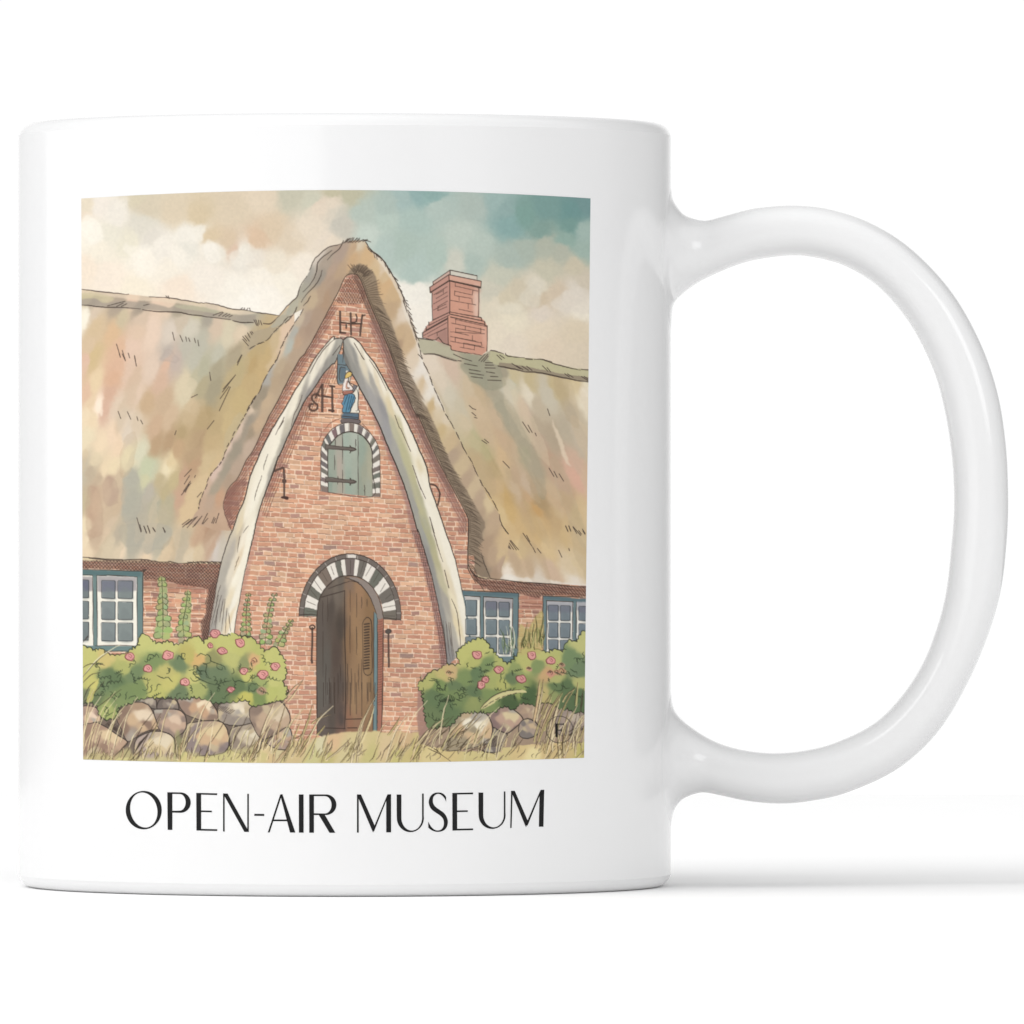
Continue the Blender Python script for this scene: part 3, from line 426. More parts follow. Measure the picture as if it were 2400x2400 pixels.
stroke(T('B',930,1645,942,1660,935,1680,960,1670,1010,1668,1032,1692),2.2); stroke(T('B',1032,1692,1050,1670,1080,1655,1140,1660),2.2)
ink('B',745,1905,800,1820,870,1740,935,1680,w=1.6); ink('B',1000,1745,920,1850,w=1.3); ink('B',1150,1720,1250,1890,w=1.4); ink('E',770,20,700,150,670,210,w=1.4); ink('E',590,440,550,560,500,660,470,790,w=1.3); ink('E',395,680,360,760,300,870,w=1.5); ink('E',390,720,340,800,w=1.2)
for f in ((220,1080,180,1200,175,1250),(155,1310,90,1500,75,1580),(1315,60,1420,220,1500,390),(1590,660,1640,800),(1650,800,1760,1050),(1780,1200,1870,1460),(1230,20,1260,60),(330,1100,250,1330)): ink('E',*f,w=1.3,alpha=.85)
ink('F',0,1380,80,1560,w=1.1); ink('F',125,1755,175,1932,w=1.4); ink('I',145,0,190,160,265,400,w=1.4); ink('I',285,490,330,680,w=1.4); ink('I',360,800,420,950,450,1200,455,1360,w=1.3)
for x in (270,300,330,345): ink('I',x,950+x*.3,x+20,1250,x+45,1450,w=1.1,alpha=.75)
for x0,y0,x1,y1 in ((1850,10,1790,90),(1760,120,1730,300),(1750,340,1700,490),(1550,650,1500,850),(1560,760,1480,1080),(1530,760,1450,1100),(1580,800,1540,1050),(1520,900,1490,1150),(1600,800,1560,1150),(1620,900,1600,1170),(1640,950,1660,1150)):
    ink('G',x0,y0,(x0+x1)/2-3,(y0+y1)/2,x1,y1,w=1.2,alpha=.8)
# deep hatched shade left of the left bone's foot
fs = T('G',1500,560,1420,690,1385,830,1390,960,1330,1040,1340,1180,1380,1280,1420,1180,1450,1000,1500,740); wash(fs,(130,98,84),.6,False,1,1); hatch(fs,60,4.6,1.2,(62,46,42),.85,False); hatch(fs,105,6,1.1,(62,46,42),.6,False)

# -------------------------------------------------- 8 blue shutter behind the bones, statue, iron letters
wash(T('E',970,0,1025,0,1060,110,1110,190,1130,240,1060,320,972,322), (112,130,136), 1, False); wash(T('E',1000,145,1060,140,1060,280,1005,270), (96,112,122), .8, False)
ink('E',970,10,968,200,975,322,1050,325,w=1.8); ink('E',1055,150,998,150,995,280,1040,285,w=1.5); ink('E',970,110,1060,122,w=1.3); ink('B',1010,1770,1040,1810,1025,1932,w=1.4)
def blk(t, f, c, w=1.5, a=1): wash(T(t,*f), c, a, True, .3); stroke(T(t,*(f+f[:2])), w)
blk('E',(1060,200,1100,185,1130,205,1110,260,1090,400,1130,420,1190,340,1200,420,1190,560,1205,630,1100,640,1090,440),(232,224,206),1.2)
blk('E',(1055,260,1090,240,1095,300,1150,330,1180,345,1150,400,1120,385,1140,330,1110,320),(120,116,118),1)
blk('E',(1040,290,1060,250,1090,240,1085,290,1110,330,1135,360,1125,390,1030,400,1028,340),(238,226,216),1.5)
blk('E',(1072,290,1080,300,1072,350,1100,362,1085,372,1060,360),(226,160,130),0.9)
blk('E',(1035,395,1130,390,1135,420,1040,440,1028,415),(170,112,96),1.4)
blk('E',(1048,255,1060,215,1095,190,1125,200,1115,235,1070,260),(224,190,108),1.5)
blk('E',(1045,450,1090,428,1140,430,1162,470,1150,520,1120,580,1100,630,1030,630,1022,600,1030,560,1015,530,1030,500),(92,140,166),1.5)
for x0,y0,x1,y1 in ((1080,440,1040,540),(1100,445,1060,620),(1125,450,1090,600),(1145,460,1110,590)): ink('E',x0,y0,x1,y1,w=1.2,col=(40,62,78))
ink('E',1180,380,1195,440,1188,600,1165,610,w=1.3); ink('E',1190,600,1210,615,1195,640,w=1.3)
blk('E',(1012,655,1025,640,1040,632,1100,634,1185,638,1198,650,1200,680,1192,700,1100,696,1022,690,1012,675),(92,114,130),1.5); ink('E',1020,668,1190,682,w=1.5); blk('E',(1015,695,1200,705,1195,750,1020,742),(116,104,102),1.3)
IRON = (92,70,60)
def iron(t, *f, w=5.0):
    stroke(T(t,*f), w+1.3, (66,52,46), .88, True, False, .2); stroke(T(t,*f), w-1.4, (112,86,76), .9, True, False, .2)
iron('B',998,1380,1000,1500,1000,1608,w=3.2); iron('B',998,1608,1056,1614,w=2.6); iron('B',1010,1498,1110,1512,1230,1512,w=2.2); iron('B',1112,1400,1116,1625,w=3.2); iron('B',1238,1420,1225,1530,1214,1640,w=3.0); iron('B',1238,1425,1268,1418,w=2); iron('B',1170,1412,1180,1450,1170,1490,1130,1500,w=1.8); iron('B',1066,1525,1066,1560,w=2)
iron('E',775,450,740,430,705,445,695,480,720,520,750,545,755,580,730,605,690,605,668,580,675,545,705,540,w=2.8); iron('E',810,330,806,470,806,612,w=4); iron('E',800,335,760,420,735,470,w=2.2); iron('E',912,350,915,500,916,620,w=3.6); iron('E',810,452,860,458,912,468,w=2.4); iron('E',890,342,938,350,w=3); iron('E',880,605,930,610,w=3)
iron('E',300,1258,350,1238,388,1230,396,1290,398,1375,w=3.4); iron('E',396,1375,396,1540,w=3.2); wash(T('E',355,1545,390,1530,440,1540,435,1570,390,1560),(80,58,52),1); wash(T('E',375,1350,415,1350,418,1385,378,1385),(96,74,66),1)
iron('F',138,1402,190,1420,228,1480,232,1540,212,1625,w=2.4)
# rubbed shade left of the S
hatch(T('E',590,640,700,450,760,420,740,620,640,640,480,900,430,960), 118, 5, 1.1, (104,70,58), .7, False)
ink('E',650,650,980,660,w=1.3,col=(112,72,56)); ink('E',1010,690,900,740,820,830,w=1.3,col=(112,72,56)); ink('E',800,850,770,930,730,935,w=1.2,col=(112,72,56)); ink('E',1240,750,1310,830,w=1.2,col=(112,72,56))

# -------------------------------------------------- 9 arched shutter window with black and white surround
BW = ((104,96,93),(238,230,218))
def ringpt(cx, cy, rx, ry, a): return (cx+rx*math.cos(a), cy-ry*math.sin(a))
outer = T('E',790,1475,790,1280,790,1100,800,990,840,895,920,805,1010,752,1110,738,1220,768,1320,850,1390,950,1425,1060,1430,1300,1430,1540)
inner = T('E',870,1490,868,1280,868,1020,900,965,950,905,1010,860,1090,838,1180,850,1250,890,1310,960,1342,1050,1347,1180,1347,1300,1346,1537)
wash(outer+list(reversed(inner)), (232,224,211), 1, False)
def rs(P, n):
    P = np.array(P); L = np.concatenate([[0],np.cumsum(np.hypot(*np.diff(P,axis=0).T))]); s = np.linspace(0,L[-1],n)
    return np.stack([np.interp(s,L,P[:,0]),np.interp(s,L,P[:,1])],1)
O2, I2 = rs(outer, 241), rs(inner, 241)
k = 0; dark = True
while k < 240:
    n = rnd.choice((6,7,8)) if dark else rnd.choice((4,6,7)); e = min(240, k+n)
    q = [tuple(O2[k]),tuple(O2[e]),tuple(I2[e]),tuple(I2[k])]
    if dark: wash(q, (116+rnd.randint(-10,14),108+rnd.randint(-6,8),103), .95, False, .5)
    if rnd.random() < .6: stroke([q[1],q[2]],1.0,(88,78,72),.7)
    k = e; dark = not dark
stroke(outer,1.5); stroke(inner,2.0)
m = pmask(inner, False, 0); put(m, field(CP('E',900,1100,(150,166,146),940,1300,(150,164,144),990,1000,(170,168,150),985,1200,(178,166,148),1060,950,(158,178,160),1090,1100,(160,178,158),1090,1350,(150,172,152),1160,900,(170,182,164),1160,1250,(160,174,154),1230,1050,(146,166,146),1260,1300,(158,164,138),1230,1450,(148,160,138),1320,1250,(170,170,140),1310,1450,(160,168,146),930,1440,(158,168,148),1000,1450,(170,164,144),900,1400,(140,160,142)), m, 4, 3, 0, .22)); tint(m, (1.03,1.01,1.0), .25)
stroke(inner+[inner[0]],2.2)
for x,y0,y1 in ((1025,868,1180),(1025,1250,1495),(1192,870,1200),(1192,1210,1525),(938,1090,1250),(1262,1410,1525),(1165,920,1010),(945,920,990),(975,1320,1400)): ink('E',x,y0,x+2,(y0+y1)/2,x,y1,w=1.4)
for y in (1000,1350):
    blk('E',(840,y-22,870,y-22,1090,y+5,1105,y-15,1118,y+8,1140,y+8,1172,y+28,1140,y+42,1118,y+42,1105,y+65,1090,y+38,870,y+22,842,y+34),(112,102,94),1.8)

# -------------------------------------------------- 10 doorway
cx, cy = T('H',1106,985)[0]
def ell(rx, ry, a0, a1, n): return [ringpt(cx, cy, rx*K, ry*K, math.radians(a0+(a1-a0)*i/n)) for i in range(n+1)]
outr, midr, inr = ell(550,672,180,-4,40), ell(499,622,180,-4,40), ell(356,432,180,-4,40)
wash(outr+list(reversed(inr)), (116,106,98), 1, False)
a = 180.0; pat = ((9,1),(13,0),(10,1),(13,0),(13,1),(12,0),(7,1),(6,0),(12,1),(6,0),(9,1),(13,0),(12,1),(13,0),(13,1),(11,0),(10,1))
for n, d in pat:
    n *= 184/182.0; b = max(-4, a-n)
    q = [ringpt(cx,cy,499*K,622*K,math.radians(v)) for v in np.linspace(a,b,5)]+[ringpt(cx,cy,356*K,432*K,math.radians(v)) for v in np.linspace(b,a,5)]
    wash(q, (118+rnd.randint(-8,10),110+rnd.randint(-4,4),101) if d else (233,225,212), 1, False, .4)
    for f in ((.5,) if n > 8 else ()):
        v = math.radians(a-n*f+rnd.uniform(-1,1)); stroke([ringpt(cx,cy,(499-rnd.uniform(0,30))*K,(622-rnd.uniform(0,40))*K,v),ringpt(cx,cy,(356+rnd.uniform(0,60))*K,(432+rnd.uniform(0,70))*K,v)],1.1,(84,74,66),.8)
    v = math.radians(b); stroke([ringpt(cx,cy,499*K,622*K,v),ringpt(cx,cy,356*K,432*K,v)],1.2,(84,74,66),.8)
    a = b
for v in range(172,0,-13): stroke([ringpt(cx,cy,502*K,625*K,math.radians(v)),ringpt(cx,cy,545*K,668*K,math.radians(v))],1.4,(190,182,172),.8)
wash([ringpt(cx,cy,499*K,622*K,math.radians(v)) for v in (93,89,85,83)]+[ringpt(cx,cy,548*K,668*K,math.radians(v)) for v in (83,86,90,93)], (236,228,216), .9, False)
stroke(outr,2.0); stroke(midr,1.7); stroke(T('H',555,972,650,966,748,972),1.8); stroke(T('H',1465,1002,1560,1015,1652,1018),1.8)
open_ = T('H',748,1932,745,1500,745,1100,752,930,775,810,830,700,920,605,1000,562,1090,548,1180,560,1280,610,1370,705,1430,825,1465,1000,1462,1400,1458,1932)+T('K',1450,480,1420,600,1290,560,1150,590,1020,620,850,600,745,560)
m = pmask(open_, False, 0); put(m, field(CP('H',800,1100,(98,88,80),850,1500,(98,92,84),900,900,(88,78,70),1000,1100,(82,72,64),960,1400,(90,76,68),1000,1700,(92,80,72),850,1800,(104,98,90),960,700,(118,106,94),1000,620,(108,98,88),880,720,(112,100,90),1100,800,(150,116,86),1150,1000,(158,124,90),1080,1300,(140,108,78),1200,1300,(160,126,90),1150,1600,(152,120,88),1250,1750,(158,126,92),1300,900,(144,112,80),1200,700,(160,124,92),1100,650,(134,110,92),1330,1600,(146,116,82),1340,1200,(140,108,76))+CP('K',800,150,(102,96,88),900,350,(92,82,74),820,450,(104,92,84),1000,400,(88,76,70),1150,200,(158,126,92),1250,250,(150,118,86),1100,450,(150,108,84),1000,540,(130,98,84),1200,500,(150,112,88)), m, 3.4, 4, 0, .25))
rev = T('H',1090,560,1180,563,1280,612,1370,705,1430,825,1465,1000,1400,1022,1370,900,1330,800,1260,690,1190,625,1120,590); wash(rev,(146,134,126),.95,False,.4); stroke(T('H',1050,572,1120,590,1190,622,1260,690,1330,800,1370,900,1402,1020),1.9)
wash(T('H',1360,930,1385,960,1402,1022,1402,1932)+T('K',1400,585,1352,585,1352,340,1370,0)+T('H',1355,1800,1360,1500,1358,1200), (112,138,142), .95, False, .3)
for f in ((1362,940,1360,1300,1362,1600,1350,1932),(1402,1022,1402,1400,1400,1932)): ink('H',*f,w=1.6)
ink('K',1400,0,1398,400,1398,585,w=1.8); ink('K',1355,340,1352,585,w=1.6); ink('K',1375,0,1372,200,w=1.4)
jam = T('H',1404,1022,1465,1002,1462,1400,1458,1932)+T('K',1452,300,1440,590,1400,585); wash(jam,(172,112,94),.9,False,.4)
for i in range(34):
    y = 1050+i*27; ink('H',1406,y,1440,y-6,1458,y-18,w=1.1,col=(104,62,52),alpha=.75)
ink('H',1465,1002,1462,1400,1458,1932,w=1.8); ink('K',1455,0,1452,300,1440,560,w=1.8)
stroke(T('H',748,1932,745,1500,745,1100,752,930,775,810,830,700,920,605,1000,562,1090,548,1180,560,1280,610,1370,705,1430,825,1465,1000),2.3); ink('K',748,0,748,300,752,560,w=2.2)
# door leaves and boards
ink('H',800,780,1050,710,w=1.8); ink('H',1048,712,1048,1100,1058,1500,1060,1932,w=2.3); ink('K',1062,0,1058,250,1048,495,w=2.2); ink('K',840,488,1050,496,w=1.8); ink('H',870,690,1000,640,1120,605,w=1.7); ink('H',1120,605,1200,622,w=1.6); ink('K',1060,395,1230,388,w=1.8); ink('K',1080,488,1180,486,w=1.8); ink('K',780,602,900,608,1040,622,1110,600,1195,568,w=1.9)
for x,y0,y1 in ((812,820,1100),(815,1150,1640),(862,780,1040),(845,1500,1932),(880,1650,1932),(935,1640,1932),(900,1700,1932),(975,1600,1932),(1000,1500,1700),(1108,700,940),(1105,980,1380),(1175,740,1000),(1175,1100,1400),(1230,780,900),(1230,1450,1900),(1290,800,880),(1290,1700,1932),(1120,1550,1932),(1160,1600,1932),(1080,1500,1932),(1200,1500,1800),(1330,1650,1900)): ink('H',x,y0,x+rnd.uniform(-4,4),(y0+y1)/2,x,y1,w=1.3,alpha=.8)
for x,y0,y1 in ((820,0,260),(860,0,130),(890,0,220),(940,0,330),(1030,0,200),(1108,0,350),(1175,0,340),(1235,0,360),(1300,0,200),(1320,0,100)): ink('K',x,y0,x,y1,w=1.3,alpha=.8)
ink('H',1240,1080,1255,1030,1290,998,1325,1020,1338,1080,1342,1300,1338,1590,1255,1592,1245,1350,1240,1080,w=1.8)
for i in range(17):
    y = 1065+i*30; ink('H',1262,y+8,1310,y,w=3.0,alpha=.85)
iron('H',698,1110,698,1300,692,1470,w=2.8); iron('H',670,1098,700,1080,725,1098,710,1125,680,1122,670,1098,w=1.8); iron('H',692,1455,694,1485,w=3.6)
iron('H',1520,1160,1522,1350,1525,1530,w=3.0); wash(T('H',1485,1145,1510,1125,1545,1130,1548,1160,1520,1175,1490,1168),(92,82,76),1); stroke(T('H',1485,1145,1510,1125,1545,1130,1548,1160,1520,1175,1490,1168),1.3)

# -------------------------------------------------- 11 cottage windows
def pane(t, x0, y0, x1, y1, c0, c1, top):
    m = pmask(T(t,x0,y0,x1,y0+2,x1-1,y1,x0+2,y1-3), False, .8)
    c0 = tuple(int(v*.78+.22*sum(c0)/3) for v in c0); c1 = tuple(int(v*.7+.3*sum(c1)/3) for v in c1)
    put(m, c0)
    if top: wash(T(t,x0,y0,x1,y0,x1,y0+top,x0,y0+top), c1, .85, False, 1.5, 2)
    wash(T(t,x0+(x1-x0)*.2,y1,x0+(x1-x0)*.3,y0+(y1-y0)*.35,x0+(x1-x0)*.7,y0+(y1-y0)*.5,x1,y1), tuple(int(v*.92) for v in c0), .5, True, 1, 2)
    stroke(T(t,x0+8,y0,x1-8,y0+3,x1,y0+12,x1-2,y1-10,x1-10,y1,x0+10,y1-2,x0+2,y1-12,x0,y0+10,x0+8,y0),1.5,(58,60,62),.9,False)
F1 = (110,133,130)
wash(T('G',40,480,690,500,715,510,712,1200,660,1215,650,1370,40,1360), F1, 1, False, .5); wash(T('G',40,485,690,500,690,560,40,540),(80,108,110),.7,False,1,2)
wash(T('G',218,545,645,560,650,1305,222,1300),(240,234,218),1,False,.5); wash(T('G',40,540,168,545,175,1300,40,1300),(240,234,218),1,False,.5)
for x0,x1 in ((222,645),(40,168)): wash(T('G',x0,548,x1,560,x1,710,x0,720),(162,154,154),.85,False,2,1)
for y0,y1,tp in ((598,795,120),(825,1022,0),(1052,1255,0)):
    pane('G',265,y0,415,y1,(128,140,138),(112,114,134),tp); pane('G',442,y0+4,604,y1,(130,142,138),(116,118,134),tp); pane('G',20,y0-6,128,y1-8,(118,132,132),(98,100,128),tp)
stroke(T('G',40,480,690,500,712,512,712,900,712,1200),2.0); stroke(T('G',40,540,168,545),1.6); stroke(T('G',170,545,175,900,178,1300),1.5); stroke(T('G',215,545,218,900,220,1300),1.5); stroke(T('G',215,545,400,545,645,560),1.6); stroke(T('G',650,560,650,900,652,1300),1.4); stroke(T('G',200,1305,400,1300,655,1305),1.6); stroke(T('G',250,1362,400,1362,580,1362),1.4)
F2 = (110,131,134)
wash(T('I',478,708,1085,740,1085,1400,1060,1450,980,1510,930,1480,560,1300),F2,1,False,.5); wash(T('I',478,708,1085,740,1085,775,478,750),(80,106,114),.6,False,1,2)
wash(T('I',500,765,665,775,668,1300,580,1300),(240,234,220),1,False,.5); wash(T('I',708,775,1020,792,1015,1415,708,1415),(240,234,220),1,False,.5); wash(T('I',708,778,1020,795,1015,905,708,890),(150,146,150),.8,False,1.5,1); wash(T('I',500,768,668,778,668,810,500,800),(180,174,172),.8,False,1,1)
for y0,y1,tp in ((808,985,0),(1010,1185,0),(1205,1350,0)): pane('I',512,y0,632,y1,(120,136,142),(118,118,134),tp)
for y0,y1,tp in ((825,990,90),(1018,1185,0),(1208,1390,0)): pane('I',728,y0,848,y1,(120,136,142),(116,116,134),tp); pane('I',868,y0+8,985,y1+4,(122,138,144),(118,120,134),tp)
for f in ((478,708,800,722,1085,740),(1082,740,1080,1000,1070,1400),(670,775,668,1000,668,1230),(705,775,706,1000,708,1240),(500,765,670,775),(706,775,1020,795),(1020,795,1018,1100,1010,1420),(1030,1260,1055,1330),(905,1460,930,1490,980,1500,1050,1430)): ink('I',*f,w=1.7)
wash(T('I',1345,765,1840,800,1840,1400,1350,1400),F2,1,False,.5); wash(T('I',1345,768,1840,803,1840,835,1345,800),(80,106,114),.6,False,1,2)
wash(T('I',1385,818,1668,830,1665,1400,1385,1400),(238,233,222),1,False,.5); wash(T('I',1708,830,1850,840,1850,1260,1708,1250),(238,233,222),1,False,.5)
for x0,x1 in ((1388,1666),(1710,1850)): wash(T('I',x0,820,x1,832,x1,940,x0,920),(156,156,164),.75,False,1.5,1)
for y0,y1,tp in ((865,1030,75),(1052,1215,0),(1235,1345,0)): pane('I',1402,y0,1510,y1,(122,136,146),(116,120,138),tp); pane('I',1530,y0+6,1640,y1+4,(124,138,146),(118,122,138),tp)
for y0,y1,tp in ((878,1035,70),(1065,1230,0)): pane('I',1730,y0,1860,y1,(118,134,144),(114,116,136),tp)
for f in ((1350,770,1600,775,1840,790),(1345,770,1345,1000,1350,1380),(1385,818,1385,1100,1385,1350),(1385,818,1670,830),(1668,830,1665,1000,1662,1260),(1706,830,1705,1000,1700,1250)): ink('I',*f,w=1.7)
# -------------------------------------------------- 12 hollyhock stalks
LG = (164,172,116)
def stalk(t, pts, n, sz, dens=1.0, col=LG, lw=1.5):
    P = np.array(smooth(T(t,*pts), False, 8)); L = np.concatenate([[0],np.cumsum(np.hypot(*np.diff(P,axis=0).T))])
    for i in range(n):
        s = L[-1]*(i+.5)/n; x, y = np.interp(s,L,P[:,0]), np.interp(s,L,P[:,1]); q = (i+.5)/n
        for sd in (-1,1):
            w, h = sz*(.45+.75*q)*rnd.uniform(.7,1.2), sz*(.4+.35*q)
            p = [(x,y),(x+sd*w*.5,y-h*.9),(x+sd*w,y-h*.5),(x+sd*w*.95,y+h*.3),(x+sd*w*.4,y+h*.35)]
            wash(p, tuple(v+rnd.randint(-14,14) for v in col), .92, True, .5)
            if rnd.random() < dens: stroke(p[1:]+[p[0]], lw, (70,80,52), .85)
    stroke(list(map(tuple,P)), 1.6, (70,80,52), .9)
wash(T('G',910,545,960,600,970,720,985,860,940,960,990,1050,1000,1200,940,1240,870,1180,850,1050,900,960,860,830,890,700,870,600),(170,176,120),.8,True,2)
wash(T('G',1190,700,1230,760,1230,900,1220,1080,1190,1200,1130,1190,1090,1150,1100,1000,1150,900,1160,800),(170,180,118),.85,True,2)
stalk('G',(915,560,925,800,930,1000,925,1235),11,17,.75); stalk('G',(1195,710,1175,900,1145,1060,1165,1290),9,15,.75); stalk('G',(1855,735,1830,900,1825,1050,1830,1210),9,11,.9); stalk('H',(312,735,255,850,215,1050,185,1300),10,13,.9); stalk('H',(485,1020,420,1120,360,1230,320,1320),7,12,.9)
# -------------------------------------------------- 13 field stones and grass ground
gr = pmask([(184,1690),(520,1690),(560,1735),(700,1735),(800,1715),(980,1715),(1400,1690),(1400,1800),(184,1800)], False, 5, 1)
put(gr, field(CP('J',100,780,(206,186,136),400,800,(206,196,136),700,820,(204,196,132),1150,780,(222,198,128),1500,820,(196,188,124),1800,800,(222,198,140))+CP('K',100,800,(220,196,146),300,750,(210,194,148),250,820,(214,186,136),500,700,(212,190,138),600,620,(216,172,132),700,780,(206,198,138),780,680,(216,206,164),900,660,(222,184,140),850,820,(196,184,118),1050,780,(214,198,146),1200,700,(216,196,142),1300,800,(204,192,128),1500,700,(220,194,148),1600,800,(206,194,124),1700,600,(212,178,134),1850,700,(200,184,118))+CP('L',60,650,(220,198,140),300,800,(218,194,134),120,800,(222,202,144),600,820,(212,196,134),900,780,(214,196,136),1100,700,(220,194,136),1250,780,(238,220,160),1400,700,(216,188,132),1600,750,(214,190,130),1750,780,(200,188,112),1300,600,(216,184,134)), gr, 4, 6, 20, .6))
STON = ((214,184,154),(200,172,142),(206,176,140),(190,160,136),(208,190,162),(182,152,130))
def stone(pts, sun, mid, dark, w=2.2, sh=None):
    P = np.array(pts); c = P.mean(0); x0, y0 = P.min(0); x1, y1 = P.max(0); W, H = x1-x0, y1-y0
    m = pmask(pts, True, 1)
    cps = [(x0+W*.55,y0+H*.3,sun),(x0+W*.72,y0+H*.4,sun),(x0+W*.35,y0+H*.42,mid),(x0+W*.62,y0+H*.62,mid),(x0+W*.2,y0+H*.25,dark),(x0+W*.15,y0+H*.65,dark),(x0+W*.45,y0+H*.85,dark),(x0+W*.85,y0+H*.85,tuple(int(v*.95) for v in dark)),(x0+W*.5,y0+H*.08,tuple(int(.5*a+.5*b) for a,b in zip(mid,dark))),(x0+W*.9,y0+H*.55,mid)]
    for _ in range(5): cps.append((x0+W*rnd.random(),y0+H*rnd.random(),rnd.choice((mid,dark,dark,(190,168,132),(168,158,146)))))
    put(m, field(cps, m, 6, 5)); tint(m, (1.06,1.05,1.02), .22); stroke(list(smooth(pts,True,5))+[smooth(pts,True,5)[0]], w, (62,54,50), .9, False)
wash(T('J',20,180,700,170,1400,150,1932,200)+T('K',400,200,440,480,300,620,60,640)+T('J',1100,760,600,800,40,820),(118,102,90),1,False,2)
SS = ((T('J',20,275,200,265,258,365,240,425,180,430,20,510),(224,192,166),(200,158,130),(160,128,112)),(T('J',640,185,830,165,862,250,850,290,700,235,600,215),(176,160,140),(146,130,118),(124,110,102)),(T('J',865,275,900,180,1060,185,1098,265,1080,292,900,288),(160,144,130),(132,116,106),(112,98,92)),
 (T('J',20,510,180,430,300,470,430,560,545,640,480,720,400,835,20,850),(214,184,140),(186,150,122),(152,118,98)),(T('J',430,380,450,300,600,215,770,238,860,410,892,500,760,520,640,590,545,632,480,500),(220,196,166),(200,164,124),(140,110,92)),(T('J',830,300,900,285,1080,290,1165,350,1182,430,1160,520,1050,600,990,550,890,510,855,400),(212,180,152),(192,156,130),(146,122,110)),
 (T('J',1100,230,1110,170,1380,158,1490,270,1532,370,1508,412,1400,415,1180,345),(228,204,168),(198,152,114),(150,120,104)),(T('J',1520,300,1560,225,1860,180,1895,270,1890,430,1700,462,1585,440,1530,400),(222,206,178),(194,176,148),(146,132,122)),(T('J',1180,490,1240,430,1500,410,1600,460,1642,600,1600,745,1400,785,1190,760),(216,188,138),(206,166,124),(140,122,120)),
 (T('J',1650,600,1680,490,1900,432,1932,432)+T('K',50,440,150,610,120,720)+T('J',1900,760,1680,740),(214,200,172),(196,178,150),(146,128,112)),(T('J',620,720,650,600,800,530,920,528,1030,580,1062,690,1075,840,640,840),(216,198,166),(208,182,136),(172,150,140)),
 (T('K',20,330,50,260,230,230,330,188,420,270,462,380,430,480,300,560,150,605,50,445),(212,190,158),(190,158,128),(140,116,102)),
 (T('K',300,560,430,480,480,560,470,700,330,720,200,640),(206,172,134),(186,146,116),(168,144,132)))
for p,a,b,c in SS: stone(p,a,b,c)
wash(T('J',20,850,60,800,200,760,400,790,470,720,560,700,620,770,800,800,1060,780,1100,720,1180,740,1400,790,1600,740,1932,690,1932,870,20,870), (206,194,132), .75, True, 6, 3)
wash(T('J',1040,800,1060,540,1100,500,1120,600,1180,560,1160,700,1140,800), (160,160,104), .6, True, 3, 2)
for x0,y0,n,dx in ((1490,230,12,24),(350,420,9,18)):
    for i in range(n): ink('J',x0+i*dx*.8,y0+i*6+rnd.uniform(-8,8),x0+i*dx*.8-50,y0+40+i*6,w=1.2,alpha=.8)
for i in range(10): ink('J',330+i*16,440+i*8,380+i*13,500+i*8,w=1.3,alpha=.8)
for i in range(12): ink('J',620+i*10,760-i*14,680+i*8,640-i*8,w=1.3,alpha=.8)
wash(T('L',90,430,300,430,480,320,1240,220,1800,280,1800,620,1500,640,900,700,600,740,250,700,0,640),(168,144,120),1,True,3)
wash(T('I',0,1760,60,1830,90,1932)+T('L',120,430,0,560),(166,128,114),.85,True,3,1)
SR = ((T('L',1040,290,1080,222,1240,222,1300,320,1250,420,1130,395),(206,180,142),(180,148,120),(166,136,116)),(T('L',1480,420,1530,290,1610,275,1720,300,1800,340,1800,480,1600,570,1500,540),(186,168,150),(168,146,132),(150,132,124)),(T('L',740,332,900,250,1040,300,1130,390,1085,450,955,552,880,520,800,470),(216,194,146),(190,152,130),(138,110,106)),
 (T('L',1085,480,1120,410,1200,390,1290,450,1330,520,1200,600,1100,580),(200,170,130),(168,146,130),(126,116,112)),(T('L',780,640,800,490,880,520,960,560,930,650,860,745,700,740),(166,148,122),(140,124,110),(120,108,104)),(T('L',250,720,330,560,355,460,470,320,680,298,742,340,800,470,780,620,740,660,600,700,420,730),(232,222,198),(212,174,128),(160,144,114)))
for p,a,b,c in SR: stone(p,a,b,c)
for i in range(9): ink('L',800+i*9,580+rnd.uniform(-10,30),750+i*12,690,w=1.1,alpha=.8)
# -------------------------------------------------- 14 rose bushes
def bumpy(pts, amp=4.6, step=11):
    P = smooth(pts, True, 6); out = []; n = len(P)
    L = np.concatenate([[0],np.cumsum(np.hypot(*np.diff(np.vstack([P,P[:1]]),axis=0).T))]); s = 0.0
    Q = np.vstack([P,P[:1]])
    while s < L[-1]:
        l = rnd.uniform(step*.6, step*1.5); a = amp*rnd.uniform(.3,1.4)
        p, q = [np.array((np.interp(v,L,Q[:,0]),np.interp(v,L,Q[:,1]))) for v in (s, min(L[-1],s+l))]
        d = q-p; nn = np.array((d[1],-d[0]))/(np.hypot(*d)+1e-6)
        for t in (0,.25,.5,.75): out.append(tuple(p+d*t+nn*a*math.sin(math.pi*t)))
        s += l
    return out
def bush(top, bot, cps):
    B = bumpy(top+bot); m = pmask(B, False, 1.0); put(m, field(cps, m, 6.5, 9)); tint(m, (1.0,.99,.955), .03)
    for i in range(0, len(B), 1): pass
    i = 0
    while i < len(B)-4:
        n = rnd.randint(8,34)
        stroke(B[i:i+n], 2.1, (54,58,44), .92, False, True, .2)
        i += n-1+(rnd.randint(0,4) if rnd.random() < .35 else 0)
YG, MG, DG = (198,198,122), (150,164,104), (106,128,92)
